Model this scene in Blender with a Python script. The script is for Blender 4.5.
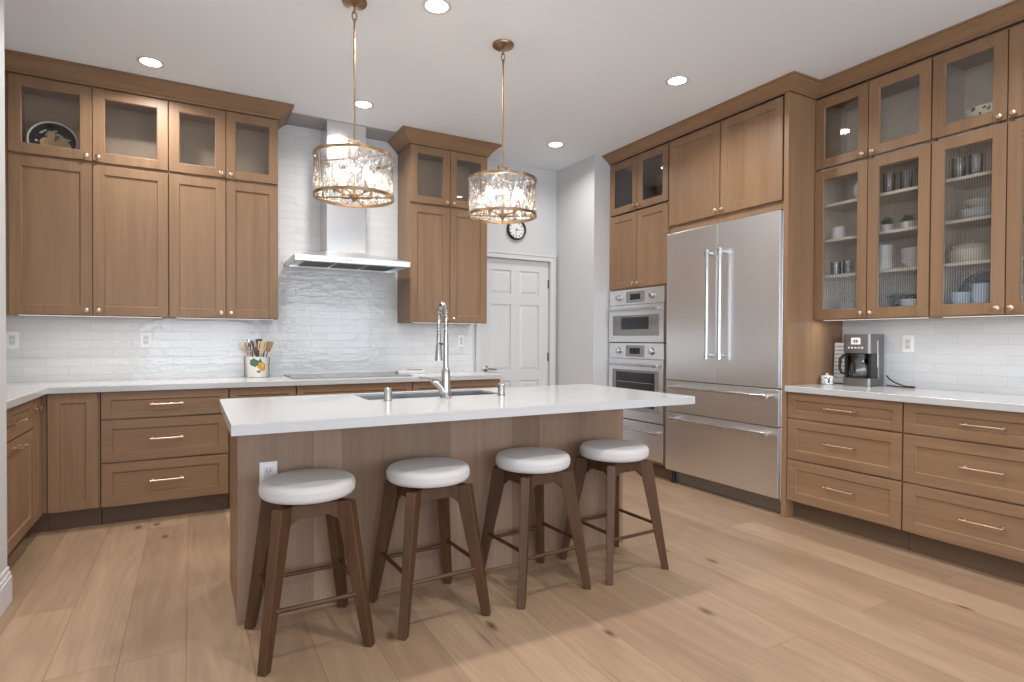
import bpy, bmesh, math, random
from mathutils import Vector, Matrix
random.seed(7)
PI = math.pi
for o in list(bpy.data.objects): bpy.data.objects.remove(o)
SC = bpy.context.scene
COL = SC.collection

# ------------------------------------------------------------------ camera
YAW, PITCH, ROLL, CAMH = 0.5093, -0.0115, 0.0046, 1.2215
cam = bpy.data.objects.new('camera', bpy.data.cameras.new('camera')); COL.objects.link(cam)
s, c = math.sin(YAW), math.cos(YAW)
R0, F0, U0 = Vector((c, -s, 0)), Vector((s, c, 0)), Vector((0, 0, 1))
F = F0*math.cos(PITCH) + U0*math.sin(PITCH); U = -F0*math.sin(PITCH) + U0*math.cos(PITCH)
R2 = R0*math.cos(ROLL) + U*math.sin(ROLL); U2 = -R0*math.sin(ROLL) + U*math.cos(ROLL)
m = Matrix((R2, U2, -F)).transposed().to_4x4(); m.translation = Vector((0, 0, CAMH))
cam.matrix_world = m
cam.data.sensor_width = 36; cam.data.lens = 36*573.84/1024; cam.data.shift_y = 5.19/1024
cam.data.clip_start = .05; cam.data.clip_end = 60
SC.camera = cam

# ------------------------------------------------------------------ world, exposure, daylight
SC.view_settings.view_transform = 'Standard'; SC.view_settings.look = 'None'
SC.view_settings.gamma = 1; SC.view_settings.use_curve_mapping = False
SC.view_settings.exposure = 0.27
W = bpy.data.worlds.new('sky'); SC.world = W; W.use_nodes = True
W.node_tree.nodes['Background'].inputs[0].default_value = (.80, .89, 1, 1)
W.node_tree.nodes['Background'].inputs[1].default_value = 1.2
CEIL = 3.01
def lamp(name, kind, loc, energy, color=(1, 1, 1), rot=(0, 0, 0), **kw):
    l = bpy.data.lights.new(name, kind); l.energy = energy; l.color = color
    for k, v in kw.items(): setattr(l, k, v)
    o = bpy.data.objects.new(name, l); COL.objects.link(o); o.location = loc; o.rotation_euler = rot
    return o
# area lamps added as daylight fill at unseen windows behind the camera
for wx in (-2.6, .2, 3.0):
    lamp('window_fill', 'AREA', (wx, -4.45, 1.45), 58, (.80, .89, 1), (PI/2, 0, 0), shape='RECTANGLE', size=2.2, size_y=2.2)
lamp('window_fill', 'AREA', (-4.25, -1.6, 1.45), 52, (.80, .89, 1), (PI/2, 0, -PI/2), shape='RECTANGLE', size=2.6, size_y=2.2)
CAN_E, CAN_C = 10.5, (1, .98, .95)
LED_C = (1, .98, .95)

# ------------------------------------------------------------------ materials
def mat(name):
    m_ = bpy.data.materials.new(name); m_.use_nodes = True
    nt = m_.node_tree; return m_, nt, nt.nodes['Principled BSDF']
def N(nt, t, **kw):
    n = nt.nodes.new(t)
    for k, v in kw.items():
        if k.startswith('_'): setattr(n, k[1:], v)
        else: n.inputs[k].default_value = v
    return n
def plain(name, col, rough=.5, metal=0, spec=.5, bump=0, bscale=200, **kw):
    m_, nt, b = mat(name)
    b.inputs['Base Color'].default_value = (*col, 1); b.inputs['Roughness'].default_value = rough
    b.inputs['Metallic'].default_value = metal; b.inputs['Specular IOR Level'].default_value = spec
    for k, v in kw.items(): b.inputs[k].default_value = v
    tc = N(nt, 'ShaderNodeTexCoord'); nz = N(nt, 'ShaderNodeTexNoise', Scale=bscale, Detail=3.0)
    nt.links.new(tc.outputs['Object'], nz.inputs['Vector'])
    if bump:
        bp = N(nt, 'ShaderNodeBump', Strength=bump, Distance=.002)
        nt.links.new(nz.outputs[0], bp.inputs['Height']); nt.links.new(bp.outputs[0], b.inputs['Normal'])
    else:                                        # faint roughness mottling
        mr = N(nt, 'ShaderNodeMapRange'); mr.inputs['To Min'].default_value = max(0, rough-.03); mr.inputs['To Max'].default_value = rough+.03
        nt.links.new(nz.outputs[0], mr.inputs[0]); nt.links.new(mr.outputs[0], b.inputs['Roughness'])
    return m_
def emit(name, col, strength):
    m_, nt, b = mat(name)
    b.inputs['Base Color'].default_value = (*col, 1); b.inputs['Emission Color'].default_value = (*col, 1); b.inputs['Emission Strength'].default_value = strength
    return m_
def wood(name, base, scale, var=.16, rough=.42, contrast=1.0):
    m_, nt, b = mat(name); L = nt.links.new
    tc = N(nt, 'ShaderNodeTexCoord'); oi = N(nt, 'ShaderNodeObjectInfo')
    mul = N(nt, 'ShaderNodeMath', _operation='MULTIPLY'); mul.inputs[1].default_value = 37.0
    L(oi.outputs['Random'], mul.inputs[0])
    add = N(nt, 'ShaderNodeVectorMath', _operation='ADD'); L(tc.outputs['Object'], add.inputs[0]); L(mul.outputs[0], add.inputs[1])
    mp = N(nt, 'ShaderNodeMapping'); mp.inputs['Scale'].default_value = scale; L(add.outputs[0], mp.inputs[0])
    n1 = N(nt, 'ShaderNodeTexNoise', Scale=1.0, Detail=5.0, Roughness=.6, Distortion=.4); L(mp.outputs[0], n1.inputs['Vector'])
    mp2 = N(nt, 'ShaderNodeMapping'); mp2.inputs['Scale'].default_value = tuple(v*(8 if v > 2 else 3) for v in scale); L(add.outputs[0], mp2.inputs[0])
    n2 = N(nt, 'ShaderNodeTexNoise', Scale=1.0, Detail=3.0); L(mp2.outputs[0], n2.inputs['Vector'])
    mx = N(nt, 'ShaderNodeMix', _data_type='FLOAT'); mx.inputs[0].default_value = .35
    L(n1.outputs[0], mx.inputs[2]); L(n2.outputs[0], mx.inputs[3])
    cr = N(nt, 'ShaderNodeValToRGB'); e = cr.color_ramp.elements
    k = var*contrast
    e[0].position = .3; e[0].color = (base[0]*(1-1.3*k), base[1]*(1-1.5*k), base[2]*(1-1.6*k), 1)
    e[1].position = .7; e[1].color = (min(1, base[0]*(1+k)), base[1]*(1+k), base[2]*(1+k), 1)
    L(mx.outputs[0], cr.inputs[0])
    hs = N(nt, 'ShaderNodeHueSaturation')
    mr = N(nt, 'ShaderNodeMapRange'); mr.inputs['To Min'].default_value = .93; mr.inputs['To Max'].default_value = 1.07
    L(oi.outputs['Random'], mr.inputs[0]); L(mr.outputs[0], hs.inputs['Value']); L(cr.outputs[0], hs.inputs['Color'])
    L(hs.outputs[0], b.inputs['Base Color']); b.inputs['Roughness'].default_value = rough; b.inputs['Specular IOR Level'].default_value = .35
    bp = N(nt, 'ShaderNodeBump', Strength=.08, Distance=.002); L(n2.outputs[0], bp.inputs['Height']); L(bp.outputs[0], b.inputs['Normal'])
    return m_
WC = (.275, .166, .093)
WOODV = wood('oak_vertical_grain', WC, (9, 9, .7))
WOODH = wood('oak_horizontal_grain', WC, (.7, .7, 12))
WOODI = wood('oak_island_planks', (.28, .18, .115), (7, 7, .5), var=.2)
WALNUT = wood('walnut_stool', (.088, .043, .020), (12, 12, 1.2), var=.3, rough=.42)
INNERD = wood('oak_interior', (.44, .32, .21), (6, .7, 6), var=.1)
INNER = wood('maple_interior', (.78, .69, .56), (6, .7, 6), var=.1)

def floor_mat():
    m_, nt, b = mat('oak_floor'); L = nt.links.new
    tc = N(nt, 'ShaderNodeTexCoord')
    rot = N(nt, 'ShaderNodeMapping'); rot.inputs['Rotation'].default_value = (0, 0, PI/2); rot.inputs['Location'].default_value = (.83, .02, 0); L(tc.outputs['Object'], rot.inputs[0])
    br = N(nt, 'ShaderNodeTexBrick', Scale=1.0); br.offset = .37; br.offset_frequency = 3; br.squash = 1
    for k, v in {'Color1': (0, 0, 0, 1), 'Color2': (1, 1, 1, 1), 'Mortar': (.5, .5, .5, 1), 'Mortar Size': .0013, 'Mortar Smooth': .1, 'Bias': 0.0, 'Brick Width': 1.75, 'Row Height': .222}.items(): br.inputs[k].default_value = v
    L(rot.outputs[0], br.inputs['Vector'])
    sep = N(nt, 'ShaderNodeSeparateColor'); L(br.outputs['Color'], sep.inputs[0])
    off = N(nt, 'ShaderNodeMath', _operation='MULTIPLY'); off.inputs[1].default_value = 53; L(sep.outputs[0], off.inputs[0])
    add = N(nt, 'ShaderNodeVectorMath', _operation='ADD'); L(tc.outputs['Object'], add.inputs[0]); L(off.outputs[0], add.inputs[1])
    mp = N(nt, 'ShaderNodeMapping'); mp.inputs['Scale'].default_value = (9, .8, 1); L(add.outputs[0], mp.inputs[0])
    g = N(nt, 'ShaderNodeTexNoise', Scale=1.0, Detail=6.0, Roughness=.62, Distortion=1.1); L(mp.outputs[0], g.inputs['Vector'])
    mp2 = N(nt, 'ShaderNodeMapping'); mp2.inputs['Scale'].default_value = (70, 3.5, 1); L(add.outputs[0], mp2.inputs[0])
    g2 = N(nt, 'ShaderNodeTexNoise', Scale=1.0, Detail=3.0); L(mp2.outputs[0], g2.inputs['Vector'])
    # knots
    mp3 = N(nt, 'ShaderNodeMapping'); mp3.inputs['Scale'].default_value = (3.1, 1.45, 1); L(add.outputs[0], mp3.inputs[0])
    nzk = N(nt, 'ShaderNodeTexNoise', Scale=4.0, Detail=2.0); L(add.outputs[0], nzk.inputs['Vector'])
    mxk = N(nt, 'ShaderNodeMix', _data_type='VECTOR'); mxk.inputs[0].default_value = .1; L(mp3.outputs[0], mxk.inputs[4]); L(nzk.outputs['Color'], mxk.inputs[5])
    vo = N(nt, 'ShaderNodeTexVoronoi', _voronoi_dimensions='2D', Scale=1.0, Randomness=1.0); L(mxk.outputs[1], vo.inputs['Vector'])
    kr = N(nt, 'ShaderNodeValToRGB'); e = kr.color_ramp.elements
    e[0].position = .015; e[0].color = (1, 1, 1, 1); e[1].position = .075; e[1].color = (0, 0, 0, 1); L(vo.outputs['Distance'], kr.inputs[0])
    ks = N(nt, 'ShaderNodeSeparateColor'); L(vo.outputs['Color'], ks.inputs[0])
    gt = N(nt, 'ShaderNodeMath', _operation='GREATER_THAN'); gt.inputs[1].default_value = .6; L(ks.outputs[0], gt.inputs[0])
    kk = N(nt, 'ShaderNodeMath', _operation='MULTIPLY'); L(kr.outputs[0], kk.inputs[0]); L(gt.outputs[0], kk.inputs[1])
    # tones
    cr = N(nt, 'ShaderNodeValToRGB'); e = cr.color_ramp.elements
    e[0].position = .0; e[0].color = (.325, .21, .132, 1); e[1].position = 1; e[1].color = (.41, .28, .182, 1)
    e2 = cr.color_ramp.elements.new(.5); e2.color = (.37, .245, .156, 1)
    L(sep.outputs[0], cr.inputs[0])
    gr = N(nt, 'ShaderNodeMapRange'); gr.inputs['From Min'].default_value = .3; gr.inputs['From Max'].default_value = .7; gr.inputs['To Min'].default_value = .86; gr.inputs['To Max'].default_value = 1.12; L(g.outputs[0], gr.inputs[0])
    gr2 = N(nt, 'ShaderNodeMapRange'); gr2.inputs['To Min'].default_value = .9; gr2.inputs['To Max'].default_value = 1.1; L(g2.outputs[0], gr2.inputs[0])
    mm0 = N(nt, 'ShaderNodeMath', _operation='MULTIPLY'); L(gr.outputs[0], mm0.inputs[0]); L(gr2.outputs[0], mm0.inputs[1])
    # cathedral grain lines and thin dark checks
    mp4 = N(nt, 'ShaderNodeMapping'); mp4.inputs['Scale'].default_value = (4.2, .42, 1); L(add.outputs[0], mp4.inputs[0])
    g4 = N(nt, 'ShaderNodeTexNoise', Scale=1.0, Detail=1.5); L(mp4.outputs[0], g4.inputs['Vector'])
    m4 = N(nt, 'ShaderNodeMath', _operation='MULTIPLY'); m4.inputs[1].default_value = 95; L(g4.outputs[0], m4.inputs[0])
    s4 = N(nt, 'ShaderNodeMath', _operation='SINE'); L(m4.outputs[0], s4.inputs[0])
    a4 = N(nt, 'ShaderNodeMath', _operation='MULTIPLY_ADD'); a4.inputs[1].default_value = .035; a4.inputs[2].default_value = 1; L(s4.outputs[0], a4.inputs[0])
    mp5 = N(nt, 'ShaderNodeMapping'); mp5.inputs['Scale'].default_value = (24, 1.7, 1); L(add.outputs[0], mp5.inputs[0])
    g5 = N(nt, 'ShaderNodeTexNoise', Scale=1.0, Detail=2.0); L(mp5.outputs[0], g5.inputs['Vector'])
    r5 = N(nt, 'ShaderNodeMapRange'); r5.inputs['From Min'].default_value = .70; r5.inputs['From Max'].default_value = .80; r5.inputs['To Min'].default_value = 1; r5.inputs['To Max'].default_value = .62; L(g5.outputs[0], r5.inputs[0])
    m5 = N(nt, 'ShaderNodeMath', _operation='MULTIPLY'); L(a4.outputs[0], m5.inputs[0]); L(r5.outputs[0], m5.inputs[1])
    mm = N(nt, 'ShaderNodeMath', _operation='MULTIPLY'); L(mm0.outputs[0], mm.inputs[0]); L(m5.outputs[0], mm.inputs[1])
    sc_ = N(nt, 'ShaderNodeVectorMath', _operation='SCALE'); L(cr.outputs[0], sc_.inputs[0]); L(mm.outputs[0], sc_.inputs['Scale'])
    k1 = N(nt, 'ShaderNodeMix', _data_type='RGBA'); L(kk.outputs[0], k1.inputs[0]); L(sc_.outputs[0], k1.inputs[6]); k1.inputs[7].default_value = (.13, .07, .035, 1)
    k2 = N(nt, 'ShaderNodeMix', _data_type='RGBA'); L(br.outputs['Fac'], k2.inputs[0]); L(k1.outputs[2], k2.inputs[6]); k2.inputs[7].default_value = (.2, .12, .07, 1)
    L(k2.outputs[2], b.inputs['Base Color']); b.inputs['Roughness'].default_value = .42; b.inputs['Specular IOR Level'].default_value = .4
    bp = N(nt, 'ShaderNodeBump', Strength=.12, Distance=.002); L(g2.outputs[0], bp.inputs['Height']); L(bp.outputs[0], b.inputs['Normal'])
    return m_
FLOOR = floor_mat()
def tile_mat(name, axis):
    m_, nt, b = mat(name); L = nt.links.new
    tc = N(nt, 'ShaderNodeTexCoord'); sp = N(nt, 'ShaderNodeSeparateXYZ'); L(tc.outputs['Object'], sp.inputs[0])
    cb = N(nt, 'ShaderNodeCombineXYZ'); L(sp.outputs[axis], cb.inputs[0]); L(sp.outputs[2], cb.inputs[1])
    br = N(nt, 'ShaderNodeTexBrick', Scale=1.0); br.offset = .5
    for k, v in {'Color1': (0, 0, 0, 1), 'Color2': (1, 1, 1, 1), 'Mortar': (.5, .5, .5, 1), 'Mortar Size': .0018, 'Mortar Smooth': .3, 'Bias': 0.0, 'Brick Width': .255, 'Row Height': .0635}.items(): br.inputs[k].default_value = v
    L(cb.outputs[0], br.inputs['Vector'])
    sep = N(nt, 'ShaderNodeSeparateColor'); L(br.outputs['Color'], sep.inputs[0])
    cr = N(nt, 'ShaderNodeValToRGB'); e = cr.color_ramp.elements; e[0].color = (.66, .665, .67, 1); e[1].color = (.70, .705, .71, 1); L(sep.outputs[0], cr.inputs[0])
    mx = N(nt, 'ShaderNodeMix', _data_type='RGBA'); L(br.outputs['Fac'], mx.inputs[0]); L(cr.outputs[0], mx.inputs[6]); mx.inputs[7].default_value = (.575, .575, .58, 1)
    L(mx.outputs[2], b.inputs['Base Color']); b.inputs['Roughness'].default_value = .07
    mpn = N(nt, 'ShaderNodeMapping'); mpn.inputs['Scale'].default_value = (1, 1, 2.2) ; L(tc.outputs['Object'], mpn.inputs[0]); nz = N(nt, 'ShaderNodeTexNoise', Scale=14.0, Detail=2.5); L(mpn.outputs[0], nz.inputs['Vector'])
    ml = N(nt, 'ShaderNodeMath', _operation='MULTIPLY_ADD'); L(br.outputs['Fac'], ml.inputs[0]); ml.inputs[1].default_value = -.25; 
    a2 = N(nt, 'ShaderNodeMath', _operation='MULTIPLY_ADD'); L(sep.outputs[0], a2.inputs[0]); a2.inputs[1].default_value = .25; L(nz.outputs[0], a2.inputs[2])
    L(a2.outputs[0], ml.inputs[2])
    bp = N(nt, 'ShaderNodeBump', Strength=.42, Distance=.006); L(ml.outputs[0], bp.inputs['Height']); L(bp.outputs[0], b.inputs['Normal'])
    return m_
TILEX = tile_mat('glazed_white_tile_back', 0); TILEY = tile_mat('glazed_white_tile_right', 1)
def steel_mat(name, col, scale, rough):
    m_, nt, b = mat(name); L = nt.links.new
    b.inputs['Metallic'].default_value = 1
    tc = N(nt, 'ShaderNodeTexCoord'); mp = N(nt, 'ShaderNodeMapping'); mp.inputs['Scale'].default_value = scale; L(tc.outputs['Object'], mp.inputs[0])
    nz = N(nt, 'ShaderNodeTexNoise', Scale=1.0, Detail=4.0); L(mp.outputs[0], nz.inputs['Vector'])
    mr = N(nt, 'ShaderNodeMapRange'); mr.inputs['To Min'].default_value = rough-.03; mr.inputs['To Max'].default_value = rough+.04; L(nz.outputs[0], mr.inputs[0]); L(mr.outputs[0], b.inputs['Roughness'])
    cr = N(nt, 'ShaderNodeValToRGB'); e = cr.color_ramp.elements
    e[0].color = (*[v*.97 for v in col], 1); e[1].color = (*[min(1, v*1.03) for v in col], 1); L(nz.outputs[0], cr.inputs[0]); L(cr.outputs[0], b.inputs['Base Color'])
    return m_
STEEL = steel_mat('brushed_steel', (.86, .88, .90), (2, 2, 120), .31)
STEELV = steel_mat('brushed_steel_vertical', (.72, .72, .72), (120, 120, 2), .22)
CHROME = plain('satin_nickel', (.44, .43, .41), .22, 1)
CHROMEB = plain('polished_steel_handle', (.58, .575, .57), .2, 1)
BRASS = plain('brushed_brass', (.36, .245, .15), .3, 1)
GOLD = plain('champagne_pull', (.66, .50, .35), .3, 1)
WHITE = plain('white_wall_paint', (.60, .605, .61), .6, bump=.03, bscale=90)
CEILM = plain('ceiling_paint', (.84, .885, .93), .85, bump=.03, bscale=70)
GREYSTRIP = plain('grey_ceiling_strip', (.40, .40, .40), .7)
TRIM = plain('white_trim_paint', (.68, .68, .68), .35)
QUARTZ = plain('white_quartz', (.54, .54, .54), .14)
BLACK = plain('black_plastic', (.012, .012, .012), .35)
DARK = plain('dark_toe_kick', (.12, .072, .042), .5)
BGLASS = plain('black_ceramic_glass', (.012, .012, .013), .06)
OVGLASS = plain('dark_oven_glass', (.03, .03, .035), .08)
GREYGLASS = plain('grey_oven_glass', (.22, .22, .215), .12)
FABRIC = plain('grey_seat_fabric', (.62, .595, .575), .9, bump=.35, bscale=420)
PORC = plain('white_porcelain', (.80, .80, .78), .15)
BLUEW = plain('pale_blue_porcelain', (.55, .66, .76), .2)
CREAM = plain('cream_porcelain', (.74, .70, .58), .25)
PLAST = plain('white_plastic', (.84, .84, .83), .35)
SLOT = plain('dark_slot', (.05, .05, .05), .5)
LEAF = plain('green_leaf', (.06, .16, .03), .5)
GREYP = plain('warm_grey_metal', (.23, .22, .21), .32, .85)
LCD = emit('lit_display', (.55, .58, .54), .12)
def glass_mat(name, gloss=.9, tint=(1, 1, 1), refr=0.0, rough=.02, bump=None, face=.05, ior=1.25, rib=None):
    m_, nt, b = mat(name); L = nt.links.new
    out = [n for n in nt.nodes if n.type == 'OUTPUT_MATERIAL'][0]; nt.nodes.remove(b)
    tr = N(nt, 'ShaderNodeBsdfTransparent'); tr.inputs[0].default_value = (*tint, 1)
    gl = N(nt, 'ShaderNodeBsdfGlossy'); gl.inputs['Roughness'].default_value = rough; gl.inputs[0].default_value = (gloss, gloss, gloss, 1)
    lw = N(nt, 'ShaderNodeFresnel', IOR=1.45)
    ad = N(nt, 'ShaderNodeMath', _operation='ADD'); ad.inputs[1].default_value = face; ad.use_clamp = True; L(lw.outputs[0], ad.inputs[0])
    base = tr
    if rib:                                   # thicker glass is crossed where a rib turns away: less light gets through
        fw_ = N(nt, 'ShaderNodeLayerWeight', Blend=.5); mc = N(nt, 'ShaderNodeMix', _data_type='RGBA'); L(fw_.outputs['Facing'], mc.inputs[0])
        mc.inputs[6].default_value = (1, 1, 1, 1); mc.inputs[7].default_value = (rib, rib, rib, 1); L(mc.outputs[2], tr.inputs[0])
    if refr:
        rf = N(nt, 'ShaderNodeBsdfRefraction', IOR=ior, Roughness=.02); m1 = N(nt, 'ShaderNodeMixShader'); m1.inputs[0].default_value = refr
        L(tr.outputs[0], m1.inputs[1]); L(rf.outputs[0], m1.inputs[2]); base = m1
    mx = N(nt, 'ShaderNodeMixShader'); L(ad.outputs[0], mx.inputs[0]); L(base.outputs[0], mx.inputs[1]); L(gl.outputs[0], mx.inputs[2])
    if bump:
        tc = N(nt, 'ShaderNodeTexCoord'); mp = N(nt, 'ShaderNodeMapping'); mp.inputs['Scale'].default_value = bump; L(tc.outputs['Object'], mp.inputs[0])
        nz = N(nt, 'ShaderNodeTexNoise', Scale=1.0, Detail=2.0); L(mp.outputs[0], nz.inputs['Vector'])
        bp = N(nt, 'ShaderNodeBump', Strength=1.0, Distance=.04); L(nz.outputs[0], bp.inputs['Height'])
        for n in (gl, lw): L(bp.outputs[0], n.inputs['Normal'])
        if refr: L(bp.outputs[0], rf.inputs['Normal'])
    L(mx.outputs[0], out.inputs[0]); return m_
GLASS = glass_mat('cabinet_glass', face=.09)
REED = glass_mat('reeded_glass', refr=.32, rough=.05, face=.03, ior=1.3, rib=.2)
WATER = glass_mat('rippled_pendant_glass', refr=.3, bump=(28, 28, 12), rough=.08, face=.22)
CLEAR = glass_mat('clear_drinking_glass', face=.06)

# ------------------------------------------------------------------ mesh helpers
class MB:
    def __init__(self): self.v = []; self.f = []
    def add(self, vs, fs):
        n = len(self.v); self.v += [tuple(p) for p in vs]; self.f += [tuple(i+n for i in q) for q in fs]; return self
    def box(self, x0, x1, y0, y1, z0, z1):
        x0, x1 = min(x0, x1), max(x0, x1); y0, y1 = min(y0, y1), max(y0, y1); z0, z1 = min(z0, z1), max(z0, z1)
        return self.add([(x0,y0,z0),(x1,y0,z0),(x1,y1,z0),(x0,y1,z0),(x0,y0,z1),(x1,y0,z1),(x1,y1,z1),(x0,y1,z1)],
                        [(3,2,1,0),(4,5,6,7),(0,1,5,4),(1,2,6,5),(2,3,7,6),(3,0,4,7)])
    def tube(self, pts, r, n=10, closed=False, caps=True):
        pts = [Vector(p) for p in pts]; k = len(pts); rs = r if isinstance(r, (list, tuple)) else [r]*k
        vs = []; up = None
        for i, p in enumerate(pts):
            a = pts[(i-1) % k] if (i or closed) else p; b_ = pts[(i+1) % k] if (i < k-1 or closed) else p
            t = (b_-a).normalized()
            if up is None: up = t.orthogonal().normalized()
            up = (up - t*up.dot(t)); up = up.normalized() if up.length > 1e-6 else t.orthogonal().normalized()
            w = t.cross(up)
            for j in range(n):
                an = 2*PI*j/n; vs.append(p + (up*math.cos(an) + w*math.sin(an))*rs[i])
        fs = []
        for i in range(k if closed else k-1):
            for j in range(n):
                a = i*n+j; b_ = i*n+(j+1) % n; i2 = ((i+1) % k)*n
                fs.append((a, b_, i2+(j+1) % n, i2+j))
        if caps and not closed: fs += [tuple(range(n-1, -1, -1)), tuple((k-1)*n+j for j in range(n))]
        return self.add(vs, fs)
    def lathe(self, prof, cx=0, cy=0, n=32, closed=False, M=None):
        vs = []; k = len(prof)
        for (r, z) in prof:
            for j in range(n):
                a = 2*PI*j/n; p = Vector((r*math.cos(a), r*math.sin(a), z)); 
                vs.append((M @ p) if M else (cx+p.x, cy+p.y, p.z))
        fs = []
        for i in range(k if closed else k-1):
            for j in range(n):
                a = i*n; b_ = ((i+1) % k)*n
                fs.append((a+j, a+(j+1) % n, b_+(j+1) % n, b_+j))
        if not closed:
            if prof[0][0] > 1e-5: fs.append(tuple(range(n-1, -1, -1)))
            if prof[-1][0] > 1e-5: fs.append(tuple((k-1)*n+j for j in range(n)))
        return self.add(vs, fs)
    def prism(self, poly, z0, z1):
        n = len(poly)
        return self.add([(x, y, z0) for x, y in poly]+[(x, y, z1) for x, y in poly],
                        [tuple(range(n-1, -1, -1)), tuple(range(n, 2*n))]+[(i, (i+1) % n, n+(i+1) % n, n+i) for i in range(n)])
    def hexa(self, lo, hi):      # two quads
        return self.add(list(lo)+list(hi), [(3,2,1,0),(4,5,6,7),(0,1,5,4),(1,2,6,5),(2,3,7,6),(3,0,4,7)])
    def build(self, name, material, parent=None, loc=None, rot=None, bevel=0, smooth=False, angle=40, **tags):
        me = bpy.data.meshes.new(name)
        me.from_pydata([tuple(p) for p in self.v], [], self.f)
        bm = bmesh.new(); bm.from_mesh(me); bmesh.ops.remove_doubles(bm, verts=bm.verts, dist=1e-6)
        bmesh.ops.recalc_face_normals(bm, faces=bm.faces); bm.to_mesh(me); bm.free()
        for q in (material if isinstance(material, (list, tuple)) else [material]): me.materials.append(q)
        o = bpy.data.objects.new(name, me); COL.objects.link(o)
        if parent: o.parent = parent
        if loc: o.location = loc
        if rot: o.rotation_euler = rot
        if bevel:
            b = o.modifiers.new('bevel', 'BEVEL'); b.width = bevel; b.segments = 2; b.limit_method = 'ANGLE'; b.angle_limit = math.radians(35)
        if smooth:
            for p in me.polygons: p.use_smooth = True
            me.set_sharp_from_angle(angle=math.radians(angle))
        for k_, v_ in tags.items(): o[k_] = v_
        return o
def thing(name, label, cat, loc=(0, 0, 0), rz=0, group=None):
    o = bpy.data.objects.new(name, None); COL.objects.link(o); o.empty_display_size = .1
    o.location = loc; o.rotation_euler = (0, 0, rz); o['label'] = label; o['category'] = cat; o['kind'] = 'thing'
    if group: o['group'] = group
    return o
def tag(o, label, cat, group=None):
    o['label'] = label; o['category'] = cat; o['kind'] = 'thing'
    if group: o['group'] = group
    return o
def dup(root, loc, label=None, rz=None, scale=None):
    r = root.copy(); COL.objects.link(r); r.location = loc
    if label: r['label'] = label
    if rz is not None: r.rotation_euler = (0, 0, rz)
    if scale: r.scale = (scale,)*3
    for ch in list(root.children):
        q = ch.copy(); COL.objects.link(q); q.parent = r
        for g in list(ch.children):
            d = g.copy(); COL.objects.link(d); d.parent = q
    return r
def struct(name, mb, material, label=None, parent=None, **kw):
    o = mb.build(name, material, parent, **kw)
    if not parent:
        o['kind'] = 'structure'
        if label: o['label'] = label
    return o

# ------------------------------------------------------------------ room shell
YB, YS, XH, XR, XL = 5.11, 4.465, 3.395, 4.22, -1.41
struct('floor', MB().box(-4.5, 4.4, -4.7, 5.4, -.1, 0), FLOOR, 'wide plank light oak floor with knots')
struct('ceiling', MB().box(-4.5, 4.4, -4.7, 5.4, CEIL, CEIL+.1), CEILM, 'flat pale grey painted ceiling')
DX0, DX1, DZ = 2.50, 3.312, 2.045
struct('wall_back', MB().box(-4.5, DX0, YB+.01, YB+.15, 0, CEIL).box(DX1, 4.4, YB+.01, YB+.15, 0, CEIL).box(DX0, DX1, YB+.01, YB+.15, DZ, CEIL).box(DX0, DX1, YB+.13, YB+.15, 0, DZ), WHITE, 'white wall around the six panel door')
struct('wall_hall', MB().box(XH, 4.4, YS, YB+.01, 0, CEIL), WHITE, 'white wall return between the door and the ovens')
struct('wall_right', MB().box(XR, 4.4, -4.7, YS, 0, CEIL), WHITE, 'white wall behind the fridge and coffee counter')
struct('wall_left', MB().box(-4.5, XL, 3.43, YB+.01, 0, CEIL).box(-4.5, -.743, 1.1, 3.43, 0, CEIL), WHITE, 'white wall end at the left edge of the kitchen')
struct('wall_window_side', MB().box(-4.5, -4.3, -4.7, 1.1, 0, .35).box(-4.5, -4.3, -4.7, 1.1, 2.55, CEIL).box(-4.5, -4.3, -4.7, -2.9, .35, 2.55).box(-4.5, -4.3, -.3, 1.1, .35, 2.55), WHITE)
fw = MB().box(-4.5, 4.4, -4.7, -4.5, 0, .35).box(-4.5, 4.4, -4.7, -4.5, 2.55, CEIL)
for a, b_ in ((-4.5, -3.7), (-1.5, -.9), (1.3, 1.9), (4.1, 4.4)): fw.box(a, b_, -4.7, -4.5, .35, 2.55)
struct('wall_front', fw, WHITE)
for i, (a, b_) in enumerate(((-3.7, -1.5), (-.9, 1.3), (1.9, 4.1))):
    w = MB()
    for p in ((a, a+.06), (b_-.06, b_), ((a+b_)/2-.03, (a+b_)/2+.03)): w.box(*p, -4.64, -4.56, .35, 2.55)
    w.box(a, b_, -4.64, -4.56, .35, .42).box(a, b_, -4.64, -4.56, 2.48, 2.55)
    struct('window_%d' % (i+1), w, TRIM)
# tile backsplashes
struct('backsplash_tile_surface', MB().box(XL, 2.415, YB, YB+.01, .0, CEIL), TILEX, 'glossy white handmade look subway tile behind the hood and counter', kind='structure')
struct('backsplash_tile_strip', MB().box(XR-.01, XR, .6, 2.52, .9, 1.42), TILEY, 'white tile behind the coffee maker', kind='structure')
struct('ceiling_strip', MB().box(XL, 2.415, 4.83, YB, CEIL-.006, CEIL+.002), GREYSTRIP, 'narrow grey strip where the hood chimney meets the ceiling')  # thin strip along the ceiling edge, darker grey than the ceiling
# baseboard of the left wall end
bb = MB()
for (d, z0, z1) in ((.016, 0, .12), (.012, .12, .14), (.007, .14, .165)): bb.box(-.75, -.743+d, 1.1, 3.43+d*.6, z0, z1)
struct('baseboard_left', bb, TRIM, 'tall white stepped baseboard at the left wall end', bevel=.003)
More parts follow.
